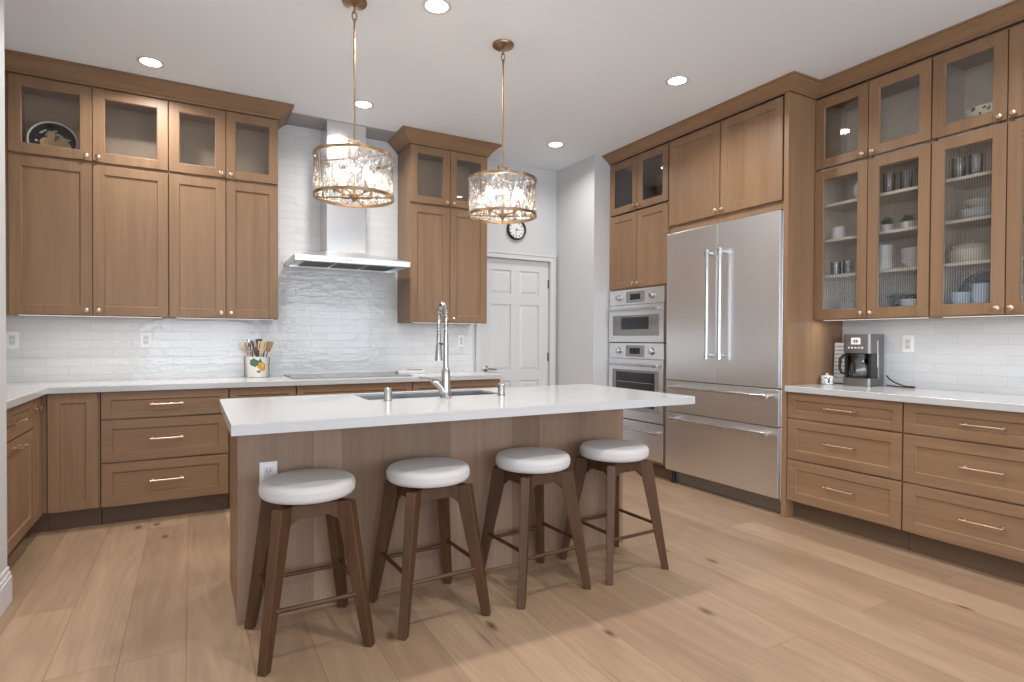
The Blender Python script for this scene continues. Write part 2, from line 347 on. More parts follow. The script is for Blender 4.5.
# door_1 with casing
def door_1():
    d = MB(); y0, y1 = YB+.03, YB+.065; x0, x1 = DX0+.004, DX1-.004; z0, z1 = .008, DZ-.004
    W_ = x1-x0; st = .115; mid = .10; pw = (W_-2*st-mid)/2
    cols = [(x0+st, x0+st+pw), (x1-st-pw, x1-st)]
    rows = [(.22, .80), (.905, 1.58), (1.685, 1.93)]
    d.box(x0, x1, y0+.012, y1, z0, z1)
    d.box(x0, x0+st, y0, y0+.012, z0, z1).box(x1-st, x1, y0, y0+.012, z0, z1).box(x0+st+pw, x1-st-pw, y0, y0+.012, z0, z1)
    zz = [z0, rows[0][0], rows[0][1], rows[1][0], rows[1][1], rows[2][0], rows[2][1], z1]
    for (a, b_) in cols:
        for i in range(0, 8, 2): d.box(a, b_, y0, y0+.012, zz[i], zz[i+1])
        for (r0, r1) in rows:
            e = .035
            d.hexa([(a+.006, y0+.012, r0+.006), (b_-.006, y0+.012, r0+.006), (b_-.006, y0+.012, r1-.006), (a+.006, y0+.012, r1-.006)],
                   [(a+e, y0+.003, r0+e), (b_-e, y0+.003, r0+e), (b_-e, y0+.003, r1-e), (a+e, y0+.003, r1-e)])
    o = struct('door_1', d, TRIM, 'white six panel interior door with brass lever')
    k = MB(); M = Matrix.Translation((DX0+.068, y0, .93)) @ Matrix.Rotation(PI/2, 4, 'X')
    k.lathe([(.001, 0), (.032, 0), (.032, .006), (.012, .012), (.011, .045), (.014, .05)], M=M, n=20)
    k.tube([(DX0+.068, y0-.045, .93), (DX0+.10, y0-.047, .928), (DX0+.17, y0-.045, .92)], [.010, .009, .007], 8)
    k.build('door_handle', CHROME, o, smooth=True)
    for z in (.25, 1.04, 1.81): MB().box(DX1-.012, DX1+.004, y0-.008, y0+.002, z-.045, z+.045).build('hinge', SLOT, o)
    cs = MB()
    for (a, b_) in ((DX0-.058, DX0), (DX1, DX1+.058)): cs.box(a, b_, YB-.012, YB+.012, 0, DZ+.058)
    cs.box(DX0-.058, DX1+.058, YB-.0125, YB+.012, DZ, DZ+.058)
    for (a, b_) in ((DX0-.058, DX0-.045), (DX1+.045, DX1+.058)): cs.box(a, b_, YB-.02, YB, 0, DZ+.058)
    cs.box(DX0-.058, DX1+.058, YB-.0205, YB, DZ+.045, DZ+.058)
    struct('trim_2', cs, TRIM, 'white casing around the six panel door', bevel=.002)
door_1()

# ------------------------------------------------------------------ cabinets
def shaker(x0, x1, z0, z1, fw=.062, th=.02, rec=.008, y=0, panel=True, mid=None):
    """front whose back sits at y and face at y-th"""
    b = MB(); f = y-th
    b.box(x0, x0+fw, f, y, z0, z1).box(x1-fw, x1, f, y, z0, z1).box(x0+fw, x1-fw, f, y, z0, z0+fw).box(x0+fw, x1-fw, f, y, z1-fw, z1)
    e = .006
    # chamfered inner edge
    for lo, hi in ((((x0+fw, z0+fw), (x1-fw, z0+fw)), ((x0+fw+e, z0+fw+e), (x1-fw-e, z0+fw+e))), (((x0+fw, z1-fw), (x1-fw, z1-fw)), ((x0+fw+e, z1-fw-e), (x1-fw-e, z1-fw-e))),
                   (((x0+fw, z0+fw), (x0+fw, z1-fw)), ((x0+fw+e, z0+fw+e), (x0+fw+e, z1-fw-e))), (((x1-fw, z0+fw), (x1-fw, z1-fw)), ((x1-fw-e, z0+fw+e), (x1-fw-e, z1-fw-e)))):
        b.add([(lo[0][0], f+.0005, lo[0][1]), (lo[1][0], f+.0005, lo[1][1]), (hi[1][0], f+rec+.002, hi[1][1]), (hi[0][0], f+rec+.002, hi[0][1])], [(0, 1, 2, 3)])
    if panel: b.box(x0+fw-.002, x1-fw+.002, f+rec, y-.004, z0+fw-.002, z1-fw+.002)
    return b
def reeded(x0, x1, z0, z1, y):
    b = MB(); p = .0125; n = max(2, round((x1-x0)/p)); sub = 6
    prof = []
    for i in range(n*sub+1):
        x = x0+(x1-x0)*i/(n*sub); t = (i % sub)/sub; prof.append((x, y-.0065*math.sin(PI*t)))
    vs = [(x, yy, z) for z in (z0, z1) for x, yy in prof]; k = len(prof)
    b.add(vs, [(i, i+1, k+i+1, k+i) for i in range(k-1)])
    return b
def knob(x, z, y, parent):
    M = Matrix.Translation((x, y, z)) @ Matrix.Rotation(PI/2, 4, 'X')
    return MB().lathe([(.001, 0), (.007, 0), (.005, .004), (.005, .012), (.012, .016), (.0155, .021), (.0155, .026), (.012, .029), (.001, .03)], M=M, n=18).build('knob', GOLD, parent, smooth=True)
def pull(x, z, y, parent, L=.19, vert=False):
    b = MB(); h = L/2; out = .032
    P = (lambda a, o: (x, y-o, z+a)) if vert else (lambda a, o: (x+a, y-o, z))
    b.tube([P(-h, out), P(h, out)], .0055, 10)
    for sgn in (-1, 1): b.tube([P(sgn*(h-.012), 0), P(sgn*(h-.012), out)], .005, 10); b.tube([P(sgn*(h-.012), 0), P(sgn*(h-.012), .004)], .009, 10); b.tube([P(sgn*(h-.004), out), P(sgn*(h+.001), out)], .0075, 10)
    return b.build('pull_handle', GOLD, parent, smooth=True)
G = .0028
def cabinet(name, label, cat, loc, rz, width, depth, z0, z1, fronts, hollow=(), shelves=(), toe=False, group=None, top=True):
    """local frame: x along the front, y into the wall, carcass face at y=0, door faces at y=-.02"""
    r = thing(name, label, cat, loc, rz, group)
    b = MB(); t = .018; zb = z0
    lo = [z for z in hollow]
    if not hollow: b.box(0, width, 0, depth, z0, z1)
    else:
        ha, hb = hollow
        b.box(0, t, 0, depth, z0, z1).box(width-t, width, 0, depth, z0, z1).box(t, width-t, depth-.008, depth, z0, z1)
        b.box(t, width-t, 0, depth-.008, z1-t, z1)
        if ha > z0+.05: b.box(t, width-t, 0, depth-.008, z0, ha)
        else: b.box(t, width-t, 0, depth-.008, z0, z0+t)
        b.box(width/2-.018, width/2+.018, 0, t, ha, hb)
    b.build('body', WOODV, r, bevel=.001)
    if hollow:
        ins = MB(); ha, hb = hollow; e = .0012
        ha2 = max(ha, z0+t)
        ins.box(t, t+e, .02, depth-.008, ha2, hb).box(width-t-e, width-t, .02, depth-.008, ha2, hb).box(t+e, width-t-e, depth-.008-e, depth-.008, ha2, hb).box(t+e, width-t-e, .02, depth-.008-e, ha2, ha2+e)
        ins.build('lining', INNER if shelves else INNERD, r)
        for z in shelves: MB().box(t+.002, width-t-.002, .025, depth-.012, z-.0095, z+.0095).build('shelf', INNER, r)
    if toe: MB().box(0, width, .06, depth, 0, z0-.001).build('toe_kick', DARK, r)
    for f in fronts:
        kind, x0, x1, a, b_ = f[:5]; hw = f[5] if len(f) > 5 else None
        x0 += G; x1 -= G; a += G; b_ -= G
        if kind == 'door': d = shaker(x0, x1, a, b_).build('door', WOODV, r, bevel=.0015)
        elif kind == 'drawer': d = shaker(x0, x1, a, b_, fw=.052 if b_-a < .24 else .06).build('drawer', WOODH, r, bevel=.0015)
        else:
            d = shaker(x0, x1, a, b_, panel=False).build('door', WOODV, r, bevel=.0015)
            if kind == 'glass':
                g = MB(); yy = -.008; g.add([(x0+.06, yy, a+.06), (x1-.06, yy, a+.06), (x1-.06, yy, b_-.06), (x0+.06, yy, b_-.06)], [(0, 1, 2, 3)]); g.build('glass_pane', GLASS, d, label='clear glass pane')
            else: reeded(x0+.06, x1-.06, a+.06, b_-.06, -.007).build('glass_pane', REED, d, smooth=True, angle=50, label='reeded glass pane with vertical ribs')
        if hw:
            if hw[0] == 'k': knob(hw[1], hw[2], -.02, d)
            elif hw[0] == 'v': pull(hw[1], hw[2], -.02, d, L=hw[3], vert=True)
            else: pull(hw[1], hw[2], -.02, d, L=hw[3])
    return r
UY = 4.78     # carcass face of the back uppers (doors reach 4.76)
ZL, ZM, ZT = 1.370, 2.395, 2.905
def upper_pair(name, label, x0, x1, shelves=()):
    w = x1-x0; h = w/2; kx = .033; 
    return cabinet(name, label, 'cabinet', (x0, UY, 0), 0, w, YB-UY-.001, ZL, ZT+.012,
        [('glass', 0, h, ZM+.012, ZT, ('k', h-kx, ZM+.042)), ('glass', h, w, ZM+.012, ZT, ('k', h+kx, ZM+.042)),
         ('door', 0, h, ZL, ZM-.004, ('k', h-kx, ZL+.036)), ('door', h, w, ZL, ZM-.004, ('k', h+kx, ZL+.036))], hollow=(ZM+.014, ZT))
upper_pair('wall_cabinet', 'wide oak wall cabinet beside the left wall with a pear plate behind its upper glass', -1.020, -.142)
upper_pair('wall_cabinet', 'oak wall cabinet immediately left of the range hood, above the utensil crock', -.140, .588)
upper_pair('wall_cabinet', 'oak wall cabinet right of the range hood, beside the white door', 1.648, 2.392)
# filler that closes the blind corner
tag(MB().box(XL+.001, -1.022, UY, YB-.001, ZL, ZT+.012).build('corner_filler', WOODV), 'plain oak blind corner filler between the pear plate cabinet and the left wall', 'filler')
# crown moulding
def crown(pts, z0, z1, label, flare=.1):
    pts = [Vector((x, y)) for x, y in pts]; h = z1-z0
    prof = [(.001, 0), (.014, 0), (.014, .16*h), (.022, .2*h), (.05, .5*h), (flare-.016, .8*h), (flare-.014, .86*h), (flare, .88*h), (flare, h), (.001, h)]
    nrm = []
    for i in range(len(pts)-1):
        d = (pts[i+1]-pts[i]).normalized(); nrm.append(Vector((d.y, -d.x)))
    mb = MB(); k = len(prof); vs = []
    for i, p in enumerate(pts):
        if i == 0: m_ = nrm[0]
        elif i == len(pts)-1: m_ = nrm[-1]
        else: m_ = (nrm[i-1]+nrm[i]); m_ = m_/(m_.dot(nrm[i]))
        for (o_, z) in prof: q = p+m_*o_; vs.append((q.x, q.y, z0+z))
    fs = [(i*k+j, i*k+(j+1) % k, (i+1)*k+(j+1) % k, (i+1)*k+j) for i in range(len(pts)-1) for j in range(k)]
    fs += [tuple(range(k)), tuple((len(pts)-1)*k+j for j in range(k-1, -1, -1))]
    mb.add(vs, fs)
    return tag(mb.build('crown_molding', WOODH), label, 'molding')
crown([(-1.40, 4.76), (.588, 4.76), (.588, YB-.001)], 2.907, CEIL-.001, 'oak crown molding over the wall cabinets left of the hood')
crown([(1.648, YB-.001), (1.648, 4.76), (2.392, 4.76), (2.392, YB-.001)], 2.907, CEIL-.001, 'short oak crown molding over the wall cabinet between hood and door')

# back base run
BY, BZ0, BZ1 = 4.512, .128, .872
def base(name, label, x0, x1, fronts, y=BY, rz=0, loc=None):
    return cabinet(name, label, 'cabinet', loc or (x0, BY, 0), rz, x1-x0, .58, BZ0, BZ1, fronts, toe=True)
def drawers3(w, hx=None, L=.19):
    hx = hx if hx is not None else w/2
    return [('drawer', 0, w, .694, BZ1, ('h', hx, .783, L)), ('drawer', 0, w, .414, .69, ('h', hx, .555, L)), ('drawer', 0, w, BZ0, .41, ('h', hx, .277, L))]
base('base_cabinet', 'corner oak base cabinet with one tall plain door under the left counter bend', -.785, -.515, [('door', .003, .262, BZ0, BZ1)])
base('base_cabinet', 'three drawer oak base cabinet between the corner cabinet and the island end', -.511, .228, drawers3(.739, .366))
base('base_cabinet', 'oak base cabinet under the utensil crock, half hidden by the island', .231, .678, drawers3(.447))
base('base_cabinet', 'wide oak base cabinet under the black cooktop', .681, 1.578, drawers3(.897))
base('base_cabinet', 'oak base cabinet at the right end of the back counter beside the white door', 1.581, 2.394, drawers3(.813))
# left run (faces +X): local x runs along +Y
LX = -.825
c_ = cabinet('base_cabinet', 'narrow oak base cabinet with a single slim door in the left corner', 'cabinet', (LX, 4.285, 0), PI/2, .195, .58, BZ0, BZ1, [('door', .01, .185, BZ0, BZ1)], toe=True)
knob(.055, .80, -.02, [q for q in c_.children if q.name.startswith('door')][0])
cabinet('base_cabinet', 'oak base cabinet with one drawer over a door beside the left wall end', 'cabinet', (LX, 3.445, 0), PI/2, .836, .58, BZ0, BZ1,
        [('drawer', 0, .83, .694, BZ1, ('h', .40, .783, .19)), ('door', 0, .83, BZ0, .69, ('h', .45, .645, .11))], toe=True)
tag(MB().box(XL+.002, LX+.015, 4.482, YB-.002, BZ0, BZ1).box(LX+.01, -.787, 4.52, YB-.002, BZ0, BZ1).build('corner_filler', WOODV), 'oak filler post in the inner corner of the left base cabinets', 'filler')
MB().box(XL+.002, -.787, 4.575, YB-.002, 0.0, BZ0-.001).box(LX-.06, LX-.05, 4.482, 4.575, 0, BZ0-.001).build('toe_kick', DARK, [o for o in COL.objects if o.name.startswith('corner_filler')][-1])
# counter L
ct = MB().prism([(XL+.001, 3.435), (-.773, 3.435), (-.773, 4.462), (2.405, 4.462), (2.405, YB-.001), (XL+.001, YB-.001)], .874, .914)
tag(ct.build('countertop', QUARTZ, bevel=.003), 'white quartz L-shaped countertop along the tiled back and left walls', 'countertop')

# cooktop
ck = thing('cooktop', 'black glass cooktop set in the back counter under the hood', 'cooktop', (1.137, 4.83, .914))
MB().box(-.46, .46, -.26, .26, .0005, .006).build('glass_top', BGLASS, ck, bevel=.002)
rm = MB()
for (a, b_, q, w) in ((-.465, .465, -.265, -.26), (-.465, .465, .26, .265)): rm.box(a, b_, q, w, .0003, .007)
for (a, b_) in ((-.465, -.46), (.46, .465)): rm.box(a, b_, -.26, .26, .0003, .007)
rm.build('steel_rim', GREYP, ck)
for (x, y, r) in ((-.29, -.1, .09), (-.27, .13, .07), (.02, .02, .12), (.29, .12, .09), (.28, -.11, .07)):
    MB().lathe([(r, .0061), (r, .0064), (r-.004, .0064), (r-.004, .0061)], x, y, 40, closed=True).build('burner_ring', GREYP, ck)

# ------------------------------------------------------------------ range hood
hd = thing('range_hood', 'stainless steel chimney range hood on the tiled wall', 'range hood', (1.142, YB-.001, 0))
x0, x1, yf, yb = -.455, .46, -.485, 0
cx0, cx1, cf = -.178, .142, -.278
hb = MB()
z0, z1, z2 = 1.822, 1.868, 1.938
# rim
hb.box(x0, x1, yf, yf+.018, z0, z1).box(x0, x0+.018, yf+.018, yb, z0, z1).box(x1-.018, x1, yf+.018, yb, z0, z1).box(x0+.018, x1-.018, yb-.018, yb, z0, z1)
hb.hexa([(x0, yf, z1), (x1, yf, z1), (x1, yb, z1), (x0, yb, z1)], [(cx0-.01, cf-.01, z2), (cx1+.01, cf-.01, z2), (cx1+.01, yb, z2), (cx0-.01, yb, z2)])
hb.build('canopy', STEEL, hd, bevel=.002)
ub = MB().box(x0+.018, x1-.018, yf+.018, yb-.018, z0+.012, z0+.02); ub.build('underside_panel', STEEL, hd)
for i in range(3):
    a = x0+.09+i*.255; fb = MB().box(a, a+.235, yf+.12, yb-.06, z0+.006, z0+.0125)
    f_ = fb.build('filter', GREYP, hd, label='dark slotted grease filter')
    sl = MB()
    for k in range(9): sl.box(a+.015+k*.024, a+.027+k*.024, yf+.135, yb-.075, z0+.0035, z0+.0065)
    sl.build('slats', SLOT, f_)
for sx in (-.3, .3): MB().lathe([(.001, z0+.004), (.028, z0+.004), (.028, z0+.011), (.001, z0+.011)], sx, yf+.07, 20).build('hood_light', PLAST, hd)
bt = MB()
for k in range(5): bt.tube([(-.06+k*.03, yf+.002, z0+.025), (-.06+k*.03, yf-.003, z0+.025)], .007, 10)
bt.build('button', CHROMEB, hd, smooth=True)
MB().box(cx0, cx1, cf, yb, z2, CEIL-.007).build('chimney', STEELV, hd, bevel=.002)

# ------------------------------------------------------------------ right wall: tall units (fronts face -X; local x runs towards the camera)
RX = 3.603
ov = thing('oven_tower_cabinet', 'tall oak cabinet that houses the two wall ovens', 'cabinet', (RX, YS-.002, 0), -PI/2)
w = .787; t = .02
b = MB().box(0, t, 0, .6, .10, 2.93).box(w-t, w, 0, .6, .10, 2.93).box(t, w-t, .58, .6, .10, 2.93).box(t, w-t, 0, .58, 1.698, 1.712).box(t, w-t, 0, .58, 2.91, 2.93).box(t, w-t, 0, .58, .12, .145).box(t, w-t, 0, .58, 1.198, 1.2).box(t, w-t, .02, .58, 1.712, 2.415)
b.build('body', WOODV, ov)
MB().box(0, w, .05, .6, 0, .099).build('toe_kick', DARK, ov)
h = w/2
for (kind, a, b_, z0, z1, kx, kz) in (('glass', 0, h, 2.43, 2.92, h-.03, 2.465), ('glass', h, w, 2.43, 2.92, h+.03, 2.465), ('door', 0, h, 1.712, 2.412, h-.03, 1.748), ('door', h, w, 1.712, 2.412, h+.03, 1.748)):
    d = shaker(a+G, b_-G, z0, z1, panel=kind == 'door').build('door', WOODV, ov, bevel=.0015)
    if kind == 'glass': MB().add([(a+.06, -.008, z0+.06), (b_-.06, -.008, z0+.06), (b_-.06, -.008, z1-.06), (a+.06, -.008, z1-.06)], [(0, 1, 2, 3)]).build('glass_pane', GLASS, d, label='clear glass pane')
    knob(kx, kz, -.02, d)
MB().box(t+.001, w-t-.001, .57, .579, 2.42, 2.909).build('lining', INNERD, ov)

def bar_handle(mb, p0, p1, out, r=.011, n=12):
    p0, p1, out = Vector(p0), Vector(p1), Vector(out); d = (p1-p0).normalized(); L = (p1-p0).length
    mb.tube([p0+out, p1+out], r, n)
    for q in (p0+d*.03, p1-d*.03):
        mb.tube([q, q+out], r*.85, n); mb.tube([q+out-d*.022, q+out+d*.022], r*1.35, n)
    return mb
def oven(name, label, z0, zc, z1, win, hz, dark):
    r = thing(name, label, 'oven', (RX, YS-.002, 0), -PI/2)
    x0, x1 = .022, w-.022
    MB().box(x0, x1, .001, .5, z0+.002, z1-.002).build('body', GREYP, r)
    cp = MB().box(x0, x1, -.032, 0, zc+.004, z1-.002).build('control_panel', STEEL, r, bevel=.002)
    xm = (x0+x1)/2
    MB().box(xm-.125, xm+.125, -.0345, -.031, zc+.022, z1-.022).build('display_surround', GREYGLASS, cp, bevel=.001)
    MB().box(xm-.07, xm+.07, -.0355, -.034, zc+.048, z1-.046).build('display', BGLASS, cp)
    for sx in (x0+.145, x1-.145):
        M = Matrix.Translation((sx, -.032, (zc+z1)/2)) @ Matrix.Rotation(PI/2, 4, 'X')
        MB().lathe([(.001, 0), (.033, 0), (.033, .005), (.025, .007), (.024, .03), (.02, .034), (.001, .034)], M=M, n=24).build('knob', CHROMEB, cp, smooth=True)
    d = MB(); wx0, wx1, wz0, wz1 = win
    d.box(x0, wx0, -.036, 0, z0+.004, zc).box(wx1, x1, -.036, 0, z0+.004, zc).box(wx0, wx1, -.036, 0, z0+.004, wz0).box(wx0, wx1, -.036, 0, wz1, zc)
    d = d.build('oven_door', STEEL, r)
    MB().box(wx0, wx1, -.033, -.004, wz0, wz1).build('glass_border', GREYGLASS, d)
    dx0, dx1, dz0, dz1 = dark
    g = MB().box(dx0, dx1, -.0345, -.0325, dz0, dz1).build('window', OVGLASS, d, label='dark oven window')
    bar_handle(MB(), (x0+.04, -.036, hz), (x1-.04, -.036, hz), (0, -.045, 0)).build('handle', CHROMEB, d, smooth=True)
    return r, d
X0 = 0
oven('wall_oven', 'upper stainless speed oven with a small dark window', 1.2, 1.548, 1.696, (.075, .71, 1.262, 1.452), 1.503, (.2, .575, 1.322, 1.435))
r_, d_ = oven('wall_oven', 'lower full size stainless wall oven, partly behind the island', .485, 1.047, 1.196, (.075, .71, .57, .945), .995, (.13, .655, .61, .925))
rk = MB()
for z in (.70, .83): rk.box(.14, .645, -.0348, -.0343, z, z+.004)
rk.build('oven_rack', CHROMEB, d_)
wd = thing('warming_drawer', 'stainless warming drawer below the lower wall oven', 'drawer', (RX, YS-.002, 0), -PI/2)
MB().box(.022, w-.022, -.034, .5, .152, .478).build('drawer_front', STEEL, wd, bevel=.002)
bar_handle(MB(), (.06, -.034, .405), (w-.06, -.034, .405), (0, -.045, 0)).build('handle', CHROMEB, wd, smooth=True)

# fridge surround
FY0, FY1 = 2.562, 3.676       # near / far limits of the bay
tag(MB().box(3.575, XR-.001, 2.524, 2.560, 0, 2.93).build('fridge_side_panel', WOODV, bevel=.0015), 'tall oak end panel between the fridge and the coffee counter', 'panel')
cabinet('over_fridge_cabinet', 'oak cabinet with two solid doors above the fridge', 'cabinet', (RX, FY1, 0), -PI/2, FY1-FY0, .6, 2.142, 2.93,
        [('door', .012, .555, 2.20, 2.92, ('k', .525, 2.235)), ('door', .559, 1.10, 2.20, 2.92, ('k', .589, 2.235))])
fr = thing('fridge', 'large built-in stainless fridge with two doors over two drawers', 'fridge', (RX, FY1, 0), -PI/2)
fx0, fx1, fm = .014, 1.099, .556
MB().box(fx0, fx1, .001, .58, .10, 2.138).build('body', GREYP, fr)
for (a, b_, hx) in ((fx0, fm-.002, fm-.055), (fm+.002, fx1, fm+.068)):
    d = MB().box(a, b_, -.038, 0, .888, 2.13).build('door', STEEL, fr, bevel=.003)
    bar_handle(MB(), (hx, -.038, 1.075), (hx, -.038, 1.93), (0, -.055, 0), r=.0145).build('handle', CHROMEB, d, smooth=True)
for (a, b_, hz) in ((.618, .880, .832), (.118, .610, .568)):
    d = MB().box(fx0, fx1, -.038, 0, a, b_).build('drawer', STEEL, fr, bevel=.003)
    bar_handle(MB(), (fx0+.10, -.038, hz), (fx1-.05, -.038, hz), (0, -.055, 0), r=.0125).build('handle', CHROMEB, d, smooth=True)
MB().box(fx0, fx1, .03, .06, .005, .099).build('toe_grille', GREYP, fr)
MB().box(.001, fx0-.002, -.016, .02, .1, 2.138).box(fx1+.002, 1.1135, -.016, .02, .1, 2.138).build('side_trim', CHROMEB, fr)
for x in (fx0+.04, fx1-.05):
    MB().lathe([(.022, 0), (.022, .03), (.016, .035), (.016, .1)], x, .02 if x < .5 else .3, 16).build('foot', BLACK, fr, smooth=True)

# right uppers and bases
UX = 3.882; RU0 = 2.522
def right_upper(label, y0):
    wd_ = .732; h = wd_/2; kx = .031
    return cabinet('glass_front_cabinet', label, 'cabinet', (UX, y0, 0), -PI/2, wd_, XR-UX-.001, ZL, 2.93,
        [('glass', 0, h, 2.428, 2.918, ('k', h-kx, 2.452)), ('glass', h, wd_, 2.428, 2.918, ('k', h+kx, 2.452)),
         ('reeded', 0, h, ZL, 2.412, ('k', h-kx, ZL+.034)), ('reeded', h, wd_, ZL, 2.412, ('k', h+kx, ZL+.034))],
        hollow=(ZL, 2.912), shelves=(1.675, 1.925, 2.172, 2.422))
right_upper('oak reeded glass wall cabinet next to the fridge, above the coffee maker', RU0)
right_upper('oak reeded glass wall cabinet at the right edge, holding a patterned cream dish', RU0-.735)
def right_base(label, y0, wd_, hx, L):
    return cabinet('base_cabinet', label, 'cabinet', (RX, y0, 0), -PI/2, wd_, .6, BZ0, BZ1, drawers3(wd_, hx, L), toe=True)
right_base('three drawer oak base cabinet under the coffee maker', RU0, .734, .375, .19)
right_base('wider three drawer oak base cabinet at the right edge of the photo', RU0-.737, .88, .39, .19)
tag(MB().box(3.552, XR-.011, .9, 2.523, .874, .914).build('countertop', QUARTZ, bevel=.003), 'white quartz countertop under the coffee maker', 'countertop')
crown([(3.583, YS-.001), (3.583, 2.524), (3.862, 2.524), (3.862, 1.0)], 2.931, CEIL-.001, 'long oak crown molding stepping back over the fridge and glass cabinets')

# under cabinet light bars
def led(label, x0, x1, y, rz=0, loc=None, e=1):
    L_ = x1-x0
    o = thing('undercabinet_light', label, 'light', loc or ((x0+x1)/2, y, ZL-.001), rz, 'light bars under the wall cabinets')
    MB().box(-L_/2, L_/2, -.012, .012, -.003, 0).build('housing', PLAST, o)
    MB().box(-L_/2+.005, L_/2-.005, -.009, .009, -.0042, -.0031).build('diffuser', emit('led_diffuser', LED_C, .8), o)
    l = lamp('undercabinet_lamp', 'AREA', (0, 0, -.008), 1.6*L_*e, LED_C, shape='RECTANGLE', size=L_, size_y=.012); l.parent = o
    return o
led('slim light bar under the pear plate cabinet', -.98, -.18, 4.80)
led('slim light bar under the cabinet left of the hood', -.10, .56, 4.80)
led('slim light bar under the cabinet right of the hood', 1.68, 2.36, 4.80)
led('slim light bar under the glass cabinet next to the fridge', -.33, .33, 0, -PI/2, (3.92, 2.15, ZL-.001), .8)
led('slim light bar under the glass cabinet at the right edge', -.33, .33, 0, -PI/2, (3.92, 1.41, ZL-.001), .8)

# ------------------------------------------------------------------ island
IX0, IX1, IY0, IY1 = .169, 2.273, 2.690, 3.235
isl = thing('island_cabinet', 'oak plank clad kitchen island base', 'island', (0, 0, 0))
MB().box(IX0+.02, IX1-.02, IY0+.02, IY0+.036, .001, .873).box(IX0+.02, IX1-.02, IY0+.036, IY1, .001, .12).box(IX0+.02, .70, IY0+.036, IY1, .12, .873).box(1.62, IX1-.02, IY0+.036, IY1, .12, .873).box(.70, 1.62, IY1-.018, IY1, .12, .873).build('body', WOODV, isl)
xs = [IX0]
seq = [.31, .13, .19, .11, .24, .15, .21, .17, .27, .12, .2]
for q in seq:
    if xs[-1]+q < IX1-.08: xs.append(xs[-1]+q)
xs.append(IX1)
plk = []
WI = [wood('oak_island_plank_%d' % i, c3, (8, 8, .6), var=.15) for i, c3 in enumerate([(.295, .193, .132), (.25, .16, .105), (.35, .236, .163)])]
for i in range(len(xs)-1):
    o = MB().box(xs[i]+.0004, xs[i+1]-.0004, IY0, IY0+.02, .012, .873).build('plank', WI[(i*2+i//3) % 3], isl)
for x in (IX0, IX1-.02): MB().box(x, x+.0199, IY0+.0201, IY1, .001, .873).build('side_panel', WOODV, isl)
MB().box(IX0+.0, IX1, IY0-.006, IY0+.019, 0, .0119).build('shoe_strip', WOODH, isl)
for i, (a, b_) in enumerate(((.2, .78), (.78, 1.56), (1.56, 2.24))):
    d = shaker(-b_+G, -a-G, .13, .86).build('door', WOODV, isl, loc=(0, IY1, 0), rot=(0, 0, PI), bevel=.0015); knob(-a-.05, .8, -.02, d)
SX0, SX1, SY0, SY1 = .775, 1.545, 2.868, 3.195
TX0, TX1, TY0, TY1 = .122, 2.413, 2.256, 3.255
tp = MB().box(TX0, SX0, TY0, TY1, .874, .914).box(SX1, TX1, TY0, TY1, .874, .914).box(SX0, SX1, TY0, SY0, .874, .914).box(SX0, SX1, SY1, TY1, .874, .914)
tag(tp.build('countertop', QUARTZ), 'white quartz island countertop with the sink cut-out', 'countertop')
# sink
sk = thing('sink', 'undermount stainless sink in the island', 'sink', ((SX0+SX1)/2, (SY0+SY1)/2, .6735))
hx, hy = (SX1-SX0)/2-.0008, (SY1-SY0)/2-.0008; t = .004
bs = MB().box(-hx, hx, -hy, hy, 0, t)
for q in ((-hx, -hx+t, -hy, hy), (hx-t, hx, -hy, hy), (-hx+t, hx-t, -hy, -hy+t), (-hx+t, hx-t, hy-t, hy)): bs.box(*q, t, .232)
bs.build('basin', plain('satin_sink_steel', (.42, .42, .42), .32, 1), sk)
MB().lathe([(.001, t), (.045, t), (.045, t+.004), (.03, t+.002), (.001, t+.002)], 0, .05, 24).build('drain', CHROMEB, sk, smooth=True)
# faucet
fa = thing('faucet', 'tall satin nickel pull-down spring faucet on the island', 'faucet', (1.166, 2.80, .914))
fb = MB().lathe([(.03, .0005), (.031, .004), (.026, .012), (.024, .05), (.023, .135), (.019, .15), (.0145, .155), (.0135, .30), (.012, .34)], n=24)
fb.build('column', CHROME, fa, smooth=True)
arc = [(0, 0, .335)] + [(0, .05-.05*math.cos(a), .44+.055*math.sin(a)) for a in [PI*i/14 for i in range(15)]] + [(0, .10, .40), (0, .10, .335)]
MB().tube(arc, .0085, 10).build('hose', CHROME, fa, smooth=True)
coil = []
dense = []
for i in range(len(arc)-1):
    for k in range(8): dense.append(Vector(arc[i]).lerp(Vector(arc[i+1]), k/8))
for i in range(0, len(dense)*3):
    tt = i/3; j = min(int(tt), len(dense)-2); p = dense[j].lerp(dense[j+1], tt-j); tg = (dense[j+1]-dense[j]).normalized(); sx = Vector((1, 0, 0)); wv = tg.cross(sx); an = i*1.1
    coil.append(p+sx*.0115*math.cos(an)+wv*.0115*math.sin(an))
MB().tube(coil, .0022, 5).build('spring_coil', CHROME, fa, smooth=True)
MB().lathe([(.010, .34), (.0125, .325), (.012, .29), (.015, .27), (.021, .20), (.0215, .192), (.001, .192)], 0, .10, 20).build('spray_head', CHROME, fa, smooth=True)
MB().tube([(0, .0, .28), (0, .05, .282), (0, .088, .285)], .0055, 8).build('docking_arm', CHROME, fa, smooth=True)
MB().tube([(-.012, 0, .03), (-.03, 0, .062), (-.055, 0, .085), (-.075, 0, .088)], [.021, .019, .017, .015], 12).tube([(-.07, 0, .088), (-.095, -.002, .1), (-.15, -.006, .112)], [.009, .007, .006], 8).build('lever_handle', CHROME, fa, smooth=True)
ag = thing('air_gap', 'short satin nickel air gap cylinder at the left end of the sink', 'air gap', (.852, 2.79, .914))
MB().lathe([(.023, .0005), (.023, .004), (.019, .006), (.019, .05), (.0195, .054), (.0195, .062), (.015, .066), (.001, .067)], n=24).build('cap', CHROME, ag, smooth=True)
